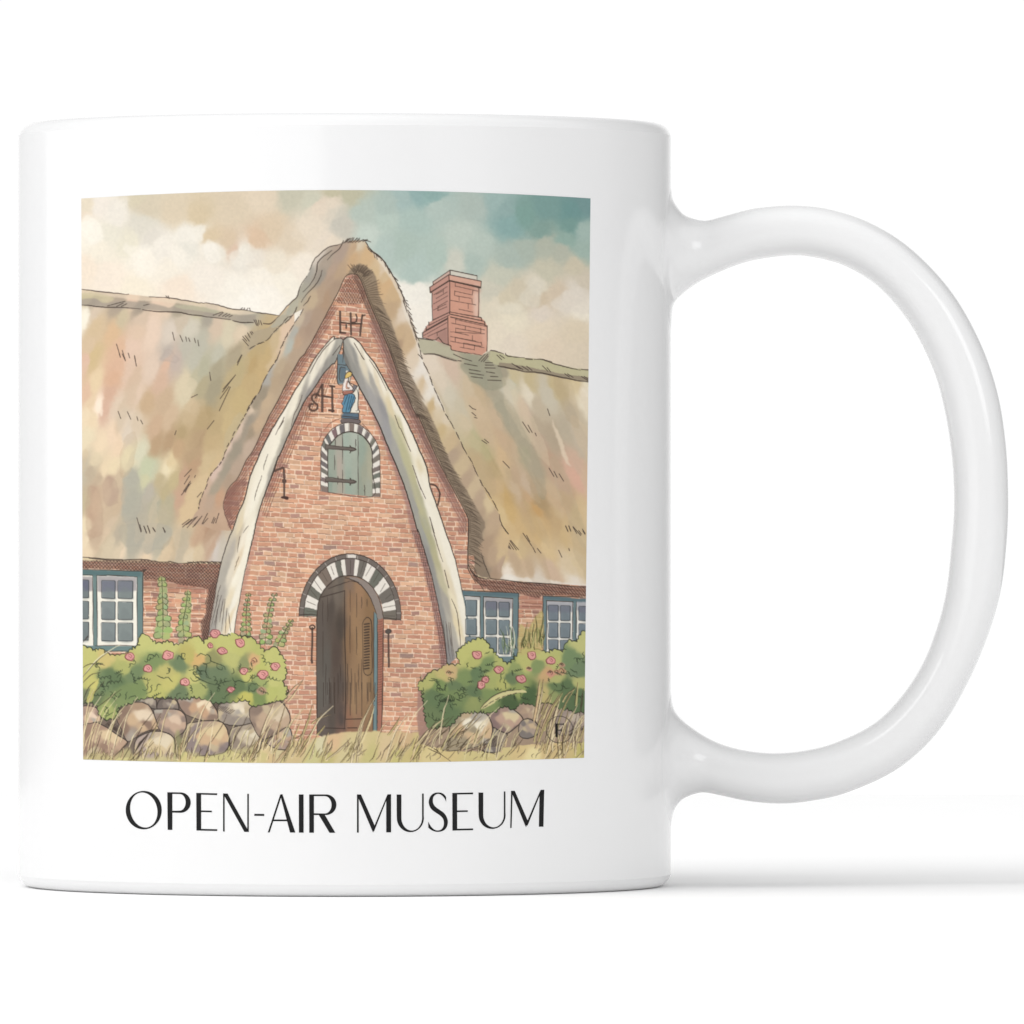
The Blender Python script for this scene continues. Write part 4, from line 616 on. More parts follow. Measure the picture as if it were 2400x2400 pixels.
bl_top = [(184,1508)]+T('G',60,1310,130,1335,200,1365,262,1335,295,1380,400,1410,520,1392,600,1345,680,1300,655,1220,760,1190,825,1270,900,1285,980,1260,1040,1300,1150,1280,1240,1220,1320,1212,1375,1285,1430,1215,1560,1195,1640,1200,1700,1165,1760,1210,1850,1220)+T('H',0,1215,70,1232,115,1310,200,1380,262,1312,330,1335,342,1412,395,1455,390,1520,420,1580,400,1640,372,1712,440,1785,425,1850)
bl_bot = T('K',440,70,410,168,330,192,240,212,150,232,40,252)+T('J',1890,232,1840,185,1700,192,1520,212,1400,182,1280,142,1200,162,1100,162,1000,150,850,160,760,152,650,182,550,222,440,270,435,340,330,392,250,345,210,225,60,212)+[(184,1648)]
BL = (CP('G',750,1250,YG,150,1450,(198,196,118),300,1420,(208,190,120),500,1500,(176,180,108),600,1600,(116,136,96),400,1650,(102,124,86),300,1700,(112,134,94),150,1700,(198,194,112),120,1850,(122,132,96),850,1450,(128,148,96),950,1600,(192,184,112),1100,1500,(114,134,98),1200,1420,(190,180,104),1300,1450,(216,176,114),1350,1600,(104,122,96),1450,1450,(150,150,100),1500,1600,(112,130,98),1600,1300,(196,196,118),1650,1450,(190,190,118),1800,1500,(146,152,104),1850,1650,(198,196,112),1000,1700,(198,192,112),800,1700,(184,182,108),850,1800,(190,188,108),1100,1800,(112,130,96),1250,1650,(198,194,118),1300,1750,(170,176,108),1500,1750,(106,124,90),1500,1850,(104,124,88),1750,1750,(104,124,86),1850,1850,(198,192,100),650,1750,(124,144,92),200,1900,(108,124,86),500,1850,(122,142,92),1350,1330,(200,198,120),1000,1330,(198,196,120),520,1430,(196,190,116),850,1330,(196,198,122),1750,1330,(194,194,116))
 +CP('J',300,330,(166,176,106),200,280,(140,156,98),500,200,(130,148,96))+CP('H',150,1500,(192,194,110),300,1700,YG,50,1750,(108,128,90),250,1450,(198,198,120),100,1350,(188,190,112),70,1480,(214,176,122),380,1780,(190,194,116),150,1700,(160,172,108),300,1850,(188,192,112))+CP('K',100,150,(128,148,90),300,50,(188,192,112),50,60,(110,130,92)))
bush(bl_top, bl_bot, BL)
br_top = T('I',0,1720,60,1682,110,1602,180,1592,240,1552,330,1512,440,1522,462,1490,432,1440,420,1390,480,1312,560,1270,640,1237,720,1242,770,1332,830,1392,900,1462,950,1502,1010,1482,1060,1420,1110,1380,1150,1325,1220,1340,1300,1345,1400,1385,1480,1342,1540,1375,1600,1335,1565,1300,1640,1250,1700,1270,1770,1162,1830,1150)+[(1392,1480)]
br_bot = [(1392,1655)]+T('L',1800,290,1700,320,1600,268,1550,285,1400,212,1240,232,1100,212,1040,282,960,252,900,252,830,302,740,322,680,302,480,322,420,372,330,462,200,470,100,482,90,400,60,200)+T('I',70,1850,40,1790)
BR = CP('I',650,1350,(198,198,120),600,1500,(186,188,112),750,1530,(128,150,98),300,1600,(198,186,118),330,1590,(208,176,128),650,1600,(106,130,92),500,1650,(130,150,96),400,1750,(110,130,92),250,1750,(128,150,92),100,1700,(182,182,112),200,1850,(104,126,88),900,1600,(178,182,110),800,1700,(172,178,108),1000,1650,(110,130,92),1150,1500,(192,192,116),1100,1780,(150,164,98),1200,1850,(82,106,70),1000,1850,(86,106,70),950,1720,(182,184,108),1300,1530,(138,156,102),1400,1600,(208,170,122),1650,1450,(122,146,104),1750,1300,(198,198,130),1500,1650,(182,184,116),1600,1750,(98,122,84),1500,1750,(108,130,88),1750,1550,(116,138,104),1780,1700,(188,188,120),1750,1850,(96,120,84),600,1850,(102,124,88),800,1850,(130,150,94),1200,1400,(194,194,118),1350,1400,(196,196,122),1450,1450,(190,192,118),1050,1560,(150,164,104),900,1500,(182,186,112),480,1400,(196,196,118),400,1850,(122,142,92),1350,1850,(196,180,120))+CP('L',300,300,(102,124,86),200,380,(112,130,90),600,200,(150,160,100),1000,190,(80,102,68),1700,180,(92,116,80),1450,150,(150,160,104),1600,220,(96,118,82))
bush(br_top, br_bot, BR)
def squig(t, x, y, r):
    n = rnd.randint(2,4); a0 = rnd.uniform(-.5,.5)+(0 if rnd.random() < .6 else math.pi/2); q = r*rnd.uniform(.34,.5); pts = []
    sg = rnd.choice((-1,1))
    for i in range(n):
        for k in range(5):
            v = math.pi*(k/4); d = i*q*1.5+q*.75*(1-math.cos(v)); h = q*.8*math.sin(v)*rnd.uniform(.8,1.2)
            pts += [x+d*math.cos(a0)+h*sg*math.sin(a0), y+d*math.sin(a0)-h*sg*math.cos(a0)]
    ink(t,*pts,w=1.5,col=(56,66,48),alpha=.85)
def squig_old(t, x, y, r):
    a0 = rnd.uniform(0,6.28); n = rnd.randint(4,7); pts = []
    px, py = x, y
    for i in range(n):
        pts += [px, py]; a0 += rnd.uniform(-1.3,1.6); px += r*math.cos(a0)*.55; py += r*math.sin(a0)*.5
    ink(t,*pts,w=1.6,col=(58,68,48),alpha=.85)
for t,x0,y0,x1,y1,n in (('G',100,1400,1900,1880,62),('H',0,1400,360,1850,10),('I',60,1620,480,1900,20),('I',500,1350,1780,1880,44),('L',120,120,420,400,9),('J',230,100,560,330,9)):
    for _ in range(n): (squig if rnd.random() < .45 else squig_old)(t, rnd.uniform(x0,x1), rnd.uniform(y0,y1), rnd.uniform(28,60))
for f in ((760,1450,775,1405,810,1400,840,1420,855,1390,885,1430),(1085,1450,1100,1410,1130,1430,1130,1390,1165,1390,1160,1420),(1210,1570,1260,1560,1265,1520,1300,1530,1310,1570,1390,1580,1400,1640,1450,1660),(1250,1590,1290,1640,1400,1700,1500,1725),(1360,1490,1400,1510,1390,1590,1420,1640),(1380,1410,1410,1400,1440,1430,1450,1470,1530,1500,1590,1530,1600,1560),(865,1625,900,1640,940,1655,965,1640),(1680,1650,1700,1690,1750,1680,1830,1700,1880,1650)): ink('G',*f,w=1.8,col=(58,68,48))
for i in range(9): ink('L',240+i*18,215-abs(i-4)*3,262+i*17,130+abs(i-5)*10,w=1.5,col=(46,58,40))
# roses
FL = [('G',1490,1170,50),('G',1440,1302,26),('G',1570,1360,48),('G',1760,1270,48),('G',985,1407,55),('G',570,1420,48),('G',765,1550,43),('G',1165,1695,46),('G',1800,1575,40),('G',1660,1775,36),('H',300,1525,46),('H',165,1612,54),('I',635,1400,52),('I',870,1560,46),('I',725,1670,36),('I',682,1725,40),('I',1110,1660,52),('I',1225,1405,45),('I',1430,1465,46)]
for t,x,y,r in FL:
    ang = rnd.uniform(0,6.28); r *= 1.06; ex = rnd.uniform(.8,1.15)
    p = [(x+r*(1+.10*math.sin(4*v+ang)+.08*math.sin(2*v+2*ang))*math.cos(v), y+r*.9*ex*(1+.14*math.sin(3*v+ang*1.7))*math.sin(v)) for v in np.linspace(0,6.28,11)[:-1]]
    f = [c for q in p for c in q]; col = rnd.choice(((224,152,146),(226,158,150),(216,146,142)))
    wash(T(t,*f), col, 1, True, .6); wash(T(t,x-r*.5,y-r*.5,x+r*.3,y-r*.6,x+r*.2,y,x-r*.4,y+.1*r), (236,172,158), .7, True, 1, 1)
    stroke(list(smooth(T(t,*f),True,4))+[smooth(T(t,*f),True,4)[0]], 1.8, (122,60,62), .95, False)
    ink(t,x-r*.35,y-r*.3,x+r*.1,y-r*.4,x+r*.45,y,x+r*.1,y+r*.35,w=1.3,col=(150,80,80)); ink(t,x-r*.2,y-r*.05,x+r*.12,y+r*.12,w=1.3,col=(150,80,80))
for t,x,y,r,c in (('H',75,1470,60,(218,172,124)),('H',150,1790,56,(190,146,124)),('I',1190,1552,34,(218,150,134)),('I',1425,1600,48,(210,142,126)),('I',1545,1510,36,(206,150,126)),('I',1545,1580,50,(208,158,120)),('G',1900,1480,34,(218,164,120)),('I',330,1600,44,(208,172,124)),('I',1490,1590,40,(206,150,120))):
    wash(T(t,x-r,y,x-r*.3,y-r*.8,x+r*.7,y-r*.5,x+r,y+r*.3,x,y+r*.8), c, .8, True, 2, 1); squig(t,x-r*.5,y,r*.8); ink(t,x-r*.6,y-r*.2,x,y-r*.6,x+r*.5,y,x+r*.1,y+r*.4,w=1.4,col=(110,70,60))
# reeds between the right windows
wash(T('I',1080,1400,1090,1150,1110,1080,1180,1120,1220,1080,1300,940,1345,960,1340,1340,1200,1370),(196,180,112),.75,True,4,1)
for _ in range(34):
    x = rnd.uniform(1085,1340); h = rnd.uniform(60,260)*(1.25 if x > 1270 else 1); b = rnd.uniform(1250,1350)
    c = rnd.choice(((84,84,52),(84,84,52),(206,196,130),(150,150,90))); ink('I',x,b,x+rnd.uniform(-20,30),b-h*.5,x+rnd.uniform(-10,45),b-h,w=rnd.uniform(1.2,2.2),col=c,alpha=.9)
for _ in range(18):
    x = rnd.uniform(920,1060); b = rnd.uniform(1300,1420); h = rnd.uniform(80,250)
    ink('I',x,b,x+rnd.uniform(-30,20),b-h*.5,x+rnd.uniform(-40,10),b-h,w=rnd.uniform(1.2,2.4),col=rnd.choice(((160,170,112),(110,130,100),(226,222,190),(84,96,66))),alpha=.9)
# -------------------------------------------------- 15 long dry grass
GR_ = ((230,210,158),(218,200,140),(236,216,172),(208,192,128),(224,192,144))
def blade(t, x0, y0, x1, y1, bend=0.0, w=4.0, fill=True, lw=1.5):
    a, b = T(t,x0,y0)[0], T(t,x1,y1)[0]; mx, my = (a[0]+b[0])/2+bend, (a[1]+b[1])/2-abs(bend)*.3
    if fill:
        c = rnd.choice(GR_); n = w/2
        wash([(a[0]-n,a[1]),(mx-n,my),b,(mx+n,my),(a[0]+n,a[1])], c, .85, True, .4)
        stroke([(a[0]-n,a[1]),(mx-n*.9,my),b],lw,(86,70,52),.8); 
        if rnd.random() < .75: stroke([(a[0]+n,a[1]),(mx+n*.9,my),b],lw*.8,(96,80,60),.6)
    else: stroke([a,(mx,my),b],lw,(72,58,44),.85)
for f in ((300,870,480,590,6),(280,860,420,200,-4),(560,750,800,330,3),(80,850,320,140,-6),(360,870,560,440,5),(600,860,760,540,4),(560,640,700,240,3),(700,440,900,340,-6),(860,830,1110,600,6),(1180,870,1280,330,-4),(1230,640,1370,240,3),(1120,860,1400,100,-8),(1520,560,1640,370,3),(1500,860,1690,580,5),(1680,750,1800,600,5),(1760,860,1900,640,3),(1640,800,1740,660,3),(20,860,300,400,-8),(750,560,830,460,2),(40,850,240,560,4),(1010,860,1200,570,5)): blade('K',*f,w=rnd.uniform(3,5.5))
for f in ((420,150,600,-30,-2),(440,200,600,-30,2),(480,800,560,600,2),(440,640,610,545,3),(500,560,500,700,0)): blade('K',*f,w=3)
for _ in range(70):
    x = rnd.uniform(0,1932); y = rnd.uniform(700,870); l = rnd.uniform(50,220); blade('K',x,y,x+l*rnd.uniform(.2,.75),y-l,rnd.uniform(-4,6),3,rnd.random()<.6,1.2)
for f in ((160,860,270,530,0),(380,820,545,640,2),(480,850,600,600,3),(560,850,750,660,3),(620,840,830,640,3),(640,840,910,330,-4),(780,620,900,370,2),(1080,820,1050,560,2),(1100,820,1180,520,-2),(1130,750,1380,400,-4),(1180,700,1230,480,0),(1370,860,1470,560,-2),(1450,640,1620,350,3),(1600,740,1840,360,3),(1620,760,1720,580,2),(1780,840,1932,560,3),(1240,760,1240,700,0),(640,600,820,320,-3)): blade('J',*f,w=3,fill=rnd.random()<.4)
for _ in range(75):
    x = rnd.uniform(60,1932); y = rnd.uniform(760,850); l = rnd.uniform(30,130); blade('J',x,y,x+l*rnd.uniform(-.1,.7),y-l,rnd.uniform(-4,4),3,rnd.random()<.5,1.1)
for f in ((90,200,300,-20,3),(60,220,240,60,2),(215,270,480,70,0)): blade('J',*f,w=2.5,fill=False)
ink('G',70,1890,130,1750,230,1670,w=1.5); ink('G',60,1640,200,1470,330,1370,470,1290,w=2.2,col=(228,220,180)); ink('G',60,1645,210,1475,340,1372,w=1.3); ink('G',70,1700,150,1620,250,1590,w=1.5); ink('G',65,1540,150,1500,300,1510,w=1.5); ink('G',60,1270,120,1200,100,1240,w=1.4)
wash(T('G',100,1900,150,1760,230,1650,180,1850,150,1900),(206,196,110),.8,True,2)
wash(T('L',670,280,760,180,880,110,1100,75,1165,105,1050,115,900,160,780,240),(218,206,146),.95,True,1); stroke(T('L',670,280,760,180,880,110,1000,82,1110,75),1.7); dashes(T('L',700,270,800,205,900,155,1080,110),1.6,(8,16),(2,5),side=.5)
for f in ((1250,400,1310,-30,2),(1280,390,1350,-40,2),(1440,600,1530,150,-3),(1330,520,1520,130,-3),(1370,500,1560,100,-4),(1480,560,1690,50,-6),(1560,820,1620,280,-3),(1530,820,1500,520,0),(1580,810,1560,480,0),(1560,200,1690,60,-3)): blade('L',*f,w=rnd.uniform(4,6))
for f in ((1300,350,1480,70,-3),(1330,330,1430,120,-2),(1350,380,1440,140,0),(1700,240,1720,0,0),(1760,320,1780,60,0),(1740,360,1770,120,0),(1420,440,1520,200,0),(0,660,250,400,-6),(20,680,330,380,-5),(70,660,200,400,-3),(180,640,380,360,-3),(120,630,250,470,-3),(250,720,440,450,-4),(260,690,570,480,-8),(410,690,500,520,-2),(540,470,660,310,0),(430,770,640,520,-5),(290,730,480,640,-3),(500,770,680,700,-4),(940,800,1080,590,3),(980,780,1130,600,3),(870,840,920,780,0),(840,690,915,640,0),(940,680,960,560,0),(1360,850,1480,680,2),(1400,820,1470,680,0),(1450,830,1530,700,2)): blade('L',*f,w=3.5,fill=rnd.random()<.55)
for _ in range(60):
    x = rnd.uniform(0,1800); y = rnd.uniform(690,850)-x*.015; l = rnd.uniform(40,140); blade('L',x,y,x+l*rnd.uniform(-.1,.8),y-l*.8,rnd.uniform(-4,5),3,rnd.random()<.55,1.1)
for f in ((110,710,170,740,250,775,350,850),(125,680,200,730,250,770),(1600,550,1680,500,1790,470),(1620,580,1700,510,1790,490),(650,715,740,745,830,770)): ink('L',*f,w=1.5,col=(72,58,44))
for _ in range(30):
    x = rnd.uniform(-60,700); y = rnd.uniform(560,760); l = rnd.uniform(90,260); blade('L',x,y,x+l*rnd.uniform(.4,1.0),y-l*.8,rnd.uniform(-7,2),3.2,rnd.random()<.6,1.2)
for _ in range(22):
    x = rnd.uniform(1250,1780); y = rnd.uniform(600,800); l = rnd.uniform(150,420); blade('L',x,y,x+l*rnd.uniform(.05,.5),y-l,rnd.uniform(-5,3),3.6,rnd.random()<.6,1.2)
for _ in range(70):
    x = rnd.choice((rnd.uniform(190,520), rnd.uniform(520,980), rnd.uniform(980,1375))); y = rnd.uniform(1735,1785); l = rnd.uniform(40,120); sw = rnd.uniform(.15,.7)
    stroke([(x,y),(x+l*sw*.4,y-l*.6),(x+l*sw,y-l)], rnd.uniform(1.4,2.6), rnd.choice(((238,220,178),(230,208,158),(226,212,160))), .85)
    if rnd.random() < .5: stroke([(x+1.6,y),(x+l*sw*.4+1.6,y-l*.6),(x+l*sw,y-l)], .9, (96,80,60), .7)
# small ring mark with a letter in the corner
ccx, ccy = T('L',1525,506)[0]
stroke([(ccx+31.2*math.cos(v),ccy+31.4*math.sin(v)) for v in np.linspace(0,6.2832,40)],1.3,(46,42,38),.8,False,False,0)
wash(T('L',1480,442,1507,442,1507,588,1480,588),(24,22,22),.95,False); stroke(T('L',1500,447,1568,447),2.2,(30,28,26),.9,False,False,0); stroke(T('L',1500,512,1548,512),2.0,(30,28,26),.9,False,False,0); stroke(T('L',1568,440,1568,458),1.4,(30,28,26),.9,False,False,0); stroke(T('L',1546,500,1546,526),1.3,(30,28,26),.9,False,False,0)
# paper grain; the inks dry a little flatter than they went on
CV[:] = CV*0.90+CV.mean(-1, keepdims=True)*0.10
CV *= (1+0.012*NE[..., None])
CV[:] = np.clip(CV, 0, 1)
# ================================================================== the scene
import bpy, bmesh
from mathutils import Vector
scene = bpy.context.scene
R = 0.041                       # mug radius, metres
S = 765.0/R                     # print units per metre at the mug's axis
D = 34*R                        # distance of the camera from the axis
F_ = S*D
ZC = 876.0/S                    # camera height
X0 = (1200-807.5)/S             # camera stands a little to the handle's side
CH = 28.0/S                     # corner rounding of rim and foot
TOP = (876+908.6)/S
def back(u, v, r=R+3.0e-5):
    """where the line of sight through print unit (u,v) meets a cylinder of radius r"""
    dx, dz = (u-1200)/F_, (1200-v)/F_
    ox, oy = X0, -D
    a = dx*dx+1; b = 2*(ox*dx+oy); c = ox*ox+oy*oy-r*r
    t = (-b-np.sqrt(np.maximum(b*b-4*a*c, 0)))/(2*a)
    return ox+t*dx, oy+t, ZC+t*dz
def link(o, parent=None):
    scene.collection.objects.link(o)
    if parent: o.parent = parent
    return o
def mesh_obj(name, verts, faces, mat, parent=None, smooth=True):
    me = bpy.data.meshes.new(name); me.from_pydata(verts, [], faces); me.update()
    if smooth: me.polygons.foreach_set('use_smooth', [True]*len(me.polygons))
    if mat: me.materials.append(mat)
    return link(bpy.data.objects.new(name, me), parent)
def new_mat(name):
    m = bpy.data.materials.new(name); m.use_nodes = True
    return m, m.node_tree, m.node_tree.nodes['Principled BSDF']
# ---- materials
m_cer, nt, b = new_mat('white_glaze')
nz = nt.nodes.new('ShaderNodeTexNoise'); nz.inputs['Scale'].default_value = 60; nz.inputs['Detail'].default_value = 3
tc = nt.nodes.new('ShaderNodeTexCoord'); nt.links.new(tc.outputs['Object'], nz.inputs['Vector'])
mr = nt.nodes.new('ShaderNodeMapRange'); mr.inputs['To Min'].default_value = GLZ_R0; mr.inputs['To Max'].default_value = GLZ_R1
nt.links.new(nz.outputs['Fac'], mr.inputs['Value']); nt.links.new(mr.outputs['Result'], b.inputs['Roughness'])
b.inputs['Base Color'].default_value = (*GLZ_C, 1); b.inputs['IOR'].default_value = 1.5; b.inputs['Specular IOR Level'].default_value = GLZ_S
m_prt, nt, b = new_mat('printed_ink_picture')
at = nt.nodes.new('ShaderNodeAttribute'); at.attribute_name = 'ink'; at.attribute_type = 'GEOMETRY'
nt.links.new(at.outputs['Color'], b.inputs['Base Color']); b.inputs['Roughness'].default_value = 0.5; b.inputs['Specular IOR Level'].default_value = 0.08
m_txt, nt, b = new_mat('printed_black_ink')
nz = nt.nodes.new('ShaderNodeTexNoise'); nz.inputs['Scale'].default_value = 900
cr = nt.nodes.new('ShaderNodeValToRGB'); cr.color_ramp.elements[0].color = (.0135,.0135,.014,1); cr.color_ramp.elements[1].color = (.0155,.0155,.016,1)
nt.links.new(nz.outputs['Fac'], cr.inputs['Fac']); nt.links.new(cr.outputs['Color'], b.inputs['Base Color']); b.inputs['Roughness'].default_value = 0.5; b.inputs['Specular IOR Level'].default_value = 0.08
m_flr, nt, b = new_mat('white_table')
nz = nt.nodes.new('ShaderNodeTexNoise'); nz.inputs['Scale'].default_value = 300; nz.inputs['Detail'].default_value = 4
cr = nt.nodes.new('ShaderNodeValToRGB'); cr.color_ramp.elements[0].color = (.91,.91,.91,1); cr.color_ramp.elements[1].color = (.93,.93,.93,1)
nt.links.new(nz.outputs['Fac'], cr.inputs['Fac']); nt.links.new(cr.outputs['Color'], b.inputs['Base Color']); b.inputs['Roughness'].default_value = 1.0; b.inputs['Specular IOR Level'].default_value = 0.0
# ---- the mug
mug = link(bpy.data.objects.new('mug', None)); mug.empty_display_size = 0.02
mug['label'] = 'white glossy ceramic mug printed with a thatched brick cottage picture and black capitals'
mug['category'] = 'mug'
def lathe(name, prof, parent, n=256):
    V = []; Fc = []
    for (r, z) in prof:
        for i in range(n):
            a = 2*math.pi*i/n; V.append((r*math.cos(a), r*math.sin(a), z))
    for j in range(len(prof)-1):
        for i in range(n):
            k = (i+1) % n; Fc.append((j*n+i, j*n+k, (j+1)*n+k, (j+1)*n+i))
    return mesh_obj(name, V, Fc, m_cer, parent)
ZT = TOP-CH; WALL = 0.0036
# wall: straight outside only; inside face and floor of the cup, then the rim and the foot as pieces of their own
rim_ang = [math.radians(v) for v in (RIMA, 20, 30, 40, 50, 60, 70, 80, 90)]
rr_ = CH
def arc_rim():
    o = [(R, ZT)]
    a0 = math.radians(RIMA)
    for k in range(1, 15):
        a = a0+(math.pi/2-a0)*k/14
        o.append((R-rr_*(1-math.cos(a))*1.15, ZT+rr_*(math.sin(a)-math.sin(a0))/(1-math.sin(a0))))
    ri = R-WALL
    x_end = o[-1][0]
    for k in range(1, 15):
        a = math.pi/2*k/14
        o.append((x_end-(x_end-ri)*math.sin(a), TOP-(x_end-ri)*(1-math.cos(a))*1.1))
    return o
rimp = arc_rim(); zin = rimp[-1][1]; ri = R-WALL
inside = [(ri, zin)]+[(ri, zin+(0.012-zin)*k/12) for k in range(1, 13)]
for k in range(1, 11):
    a = math.pi/2*k/10; inside.append((ri-0.007*(1-math.cos(a)), 0.012-0.007*math.sin(a)))
inside.append((0.0005, 0.005))
outside = [(R, CH+(ZT-CH)*k/24) for k in range(25)]
body = lathe('body', outside, mug)
rim = lathe('rim', rimp, body); rim['label'] = 'rounded white lip of the mug'
lathe('inner_wall', inside, body)
foot = [(0.0005, 0.0022), (0.030, 0.0022), (0.0335, 0.0016), (0.0350, 0.0003), (0.0360, 0.0)]
foot.append((R-CH*1.15, 0.0))
a0 = math.radians(RIMA)
for k in range(1, 15):
    a = math.pi/2-(math.pi/2-a0)*k/14
    foot.append((R-CH*(1-math.cos(a))*1.15 if k < 14 else R, CH-CH*(math.sin(a)-math.sin(a0))/(1-math.sin(a0))))
lathe('foot', foot, body)
# ---- handle: cross-sections run along pairs of outer/inner edge points, flaring into the wall at both ends
HP = [((1566,418),(1566,797)),((1572.6,440),(1572.6,775)),((1577,466),(1575,735)),((1590,489),(1581,709)),((1610,507),(1602,687)),((1650,517),(1640,660)),((1686,509.6),(1690,636)),((1733,496.6),(1737,618)),((1779.5,487),(1782,607)),((1858.7,481.7),(1858.7,598.6)),
 ((1942.5,490.5),(1925,606.5)),((2035.7,521),(1989,627)),((2128.8,578),(2058,671)),((2222,673.6),(2120,740)),((2290,787),(2168,822)),((2335,910),(2203,914)),((2357,1040),(2228,1045)),((2363,1176.7),(2236,1176)),((2358,1285),(2229,1285)),((2345.4,1383.8),(2217,1388)),((2317,1484),(2196,1470)),((2268,1600),(2162,1556)),
 ((2198.7,1714.6),(2110,1635)),((2105.5,1800.7),(2045,1698)),((1989,1856),(1955,1741.5)),((1900,1877),(1880,1760)),((1826,1883.2),(1812,1765)),((1750,1877),(1752,1759.5)),((1686,1863.6),(1700,1747)),((1644,1857.6),(1655,1727)),((1607,1869),(1612,1698)),((1588.5,1885),(1588,1675)),((1578,1906),(1577,1653)),((1572.6,1936),(1572.6,1622)),((1566,1958),(1566,1600))]
O_ = smooth([p[0] for p in HP], False, 8); I_ = smooth([p[1] for p in HP], False, 8)
Vh = []; Fh = []; NR = 72; n_st = len(O_)
for s in range(n_st):
    o, i_ = O_[s], I_[s]
    ox, oz = (o[0]-807.5)/S, ZC+(1200-o[1])/S
    ix, iz = (i_[0]-807.5)/S, ZC+(1200-i_[1])/S
    d = min((ox+ix)/2-R, 1)*S                        # distance out from the wall, print units
    g = min(1.0, max(0.0, 1-max(0,d)/95.0))
    w = (HW + 95*(1-math.sqrt(max(0.0, 1-g*g))) + 2.5*max(0.0,-d)) / S   # half width across, flaring like a fillet
    for k in range(NR):
        a = 2*math.pi*k/NR; c, sn = math.cos(a), math.sin(a)
        e = 2.0/HEXP
        cc = math.copysign(abs(c)**e, c); ss = math.copysign(abs(sn)**e, sn)
        mixg = g**1.5
        cc = cc*(1-mixg)+c*mixg; ss = ss*(1-mixg)+sn*mixg
        x = (ox+ix)/2+(ox-ix)/2*cc; z = (oz+iz)/2+(oz-iz)/2*cc; y = w*ss
        y = max(-R*.95, min(R*.95, y))
        x = x-(R-math.sqrt(R*R-y*y))*g**1.2          # follow the round wall at the root
        Vh.append((x, y, z))
for s in range(n_st-1):
    for k in range(NR):
        j = (k+1) % NR; Fh.append((s*NR+k, s*NR+j, (s+1)*NR+j, (s+1)*NR+k))
handle = mesh_obj('handle', Vh, Fh, m_cer, mug)
bmh = bmesh.new(); bmh.from_mesh(handle.data); bmesh.ops.recalc_face_normals(bmh, faces=bmh.faces); bmh.to_mesh(handle.data); bmh.free()
# ---- the printed picture: fine sheet of ink on the glaze, one colour per point
NU, NV = 800, 896
uu = np.linspace(0, 1, NU); vv = np.linspace(0, 1, NV)
q = 1-(2*uu-1)**2                                   # bow of the top and bottom edges round the wall
topy = (465.4*(1-uu)+465.0*uu)-q*(465.2-445.6); boty = (1780.0*(1-uu)+1776.0*uu)+q*10.3
lx0, lx1, rx0, rx1 = 190.4, 194.8, 1384.0, 1369.0
U = np.zeros((NV, NU)); Vp = np.zeros((NV, NU))
for j, t in enumerate(vv):
    U[j] = (lx0*(1-t)+lx1*t)*(1-uu)+((rx0*(1-t)+rx1*t)-3.0*math.sin(math.pi*t)*0)*uu
    Vp[j] = topy*(1-t)+boty*t
px, py, pz = back(U, Vp)
co = np.stack([px, py, pz], -1).reshape(-1, 3).astype(np.float32)
idx = np.arange(NU*NV).reshape(NV, NU)
quads = np.stack([idx[:-1,:-1], idx[1:,:-1], idx[1:,1:], idx[:-1,1:]], -1).reshape(-1, 4).astype(np.int32)
me = bpy.data.meshes.new('printed_picture')
me.vertices.add(len(co)); me.vertices.foreach_set('co', co.ravel())
me.loops.add(quads.size); me.loops.foreach_set('vertex_index', quads.ravel())
me.polygons.add(len(quads)); me.polygons.foreach_set('loop_start', np.arange(0, quads.size, 4, dtype=np.int32))
me.polygons.foreach_set('use_smooth', np.ones(len(quads), bool)); me.update(calc_edges=True)
cx_ = np.clip(U-OX-0.5, 0, AW-1.001); cy_ = np.clip(Vp-OY-0.5, 0, AH-1.001)
xi, yi = cx_.astype(int), cy_.astype(int); fx = (cx_-xi)[..., None]; fy = (cy_-yi)[..., None]
img = (CV[yi,xi]*(1-fx)+CV[yi,np.minimum(xi+1,AW-1)]*fx)*(1-fy)+(CV[np.minimum(yi+1,AH-1),xi]*(1-fx)+CV[np.minimum(yi+1,AH-1),np.minimum(xi+1,AW-1)]*fx)*fy
lin = np.where(img <= 0.04045, img/12.92, ((img+0.055)/1.055)**2.4)*INK_GAIN
ca = me.color_attributes.new('ink', 'FLOAT_COLOR', 'POINT')
ca.data.foreach_set('color', np.concatenate([np.clip(lin,0,1), np.ones(lin.shape[:2]+(1,))], -1).astype(np.float32).ravel())
me.materials.append(m_prt)
pic = link(bpy.data.objects.new('printed_picture', me), mug)
pic['label'] = 'watercolour print of a thatched brick house with a whale jawbone arch'
# ---- lettering: cut letter shapes laid on the wall
def TJ(t, *f): return T(t, *f)
def arcpts(cx, cy, rx, ry, a0, a1, n=24, rot=0):
    o = []
    for i in range(n+1):
        a = math.radians(a0+(a1-a0)*i/n); x, y = rx*math.cos(a), -ry*math.sin(a)
        r = math.radians(rot); o.append((cx+x*math.cos(r)-y*math.sin(r), cy+x*math.sin(r)+y*math.cos(r)))
    return o
def tt(t, pts): return T(t, *[c for p in pts for c in p])
LET = []      # strips: list of (left edge, right edge) point lists of equal length, in print units
def quad(t, *f): P = T(t, *f); LET.append(([P[0],P[3]],[P[1],P[2]]))
def ring(t, A, B): LET.append((tt(t,A), tt(t,B)))
# O
ring('J', arcpts(721,1374,192,206,0,360,64,0), arcpts(721.5,1373,147,192,0,360,64,-13))
# P
quad('J', 978,1183,1027,1184,1027,1586,982,1585)
ring('J', [(1020,1184),(1120,1185)]+arcpts(1118,1293,107,108,90,-90,26)+[(1020,1398)], [(1020,1197),(1110,1198)]+arcpts(1108,1290,68,92,90,-90,26)+[(1020,1384)])
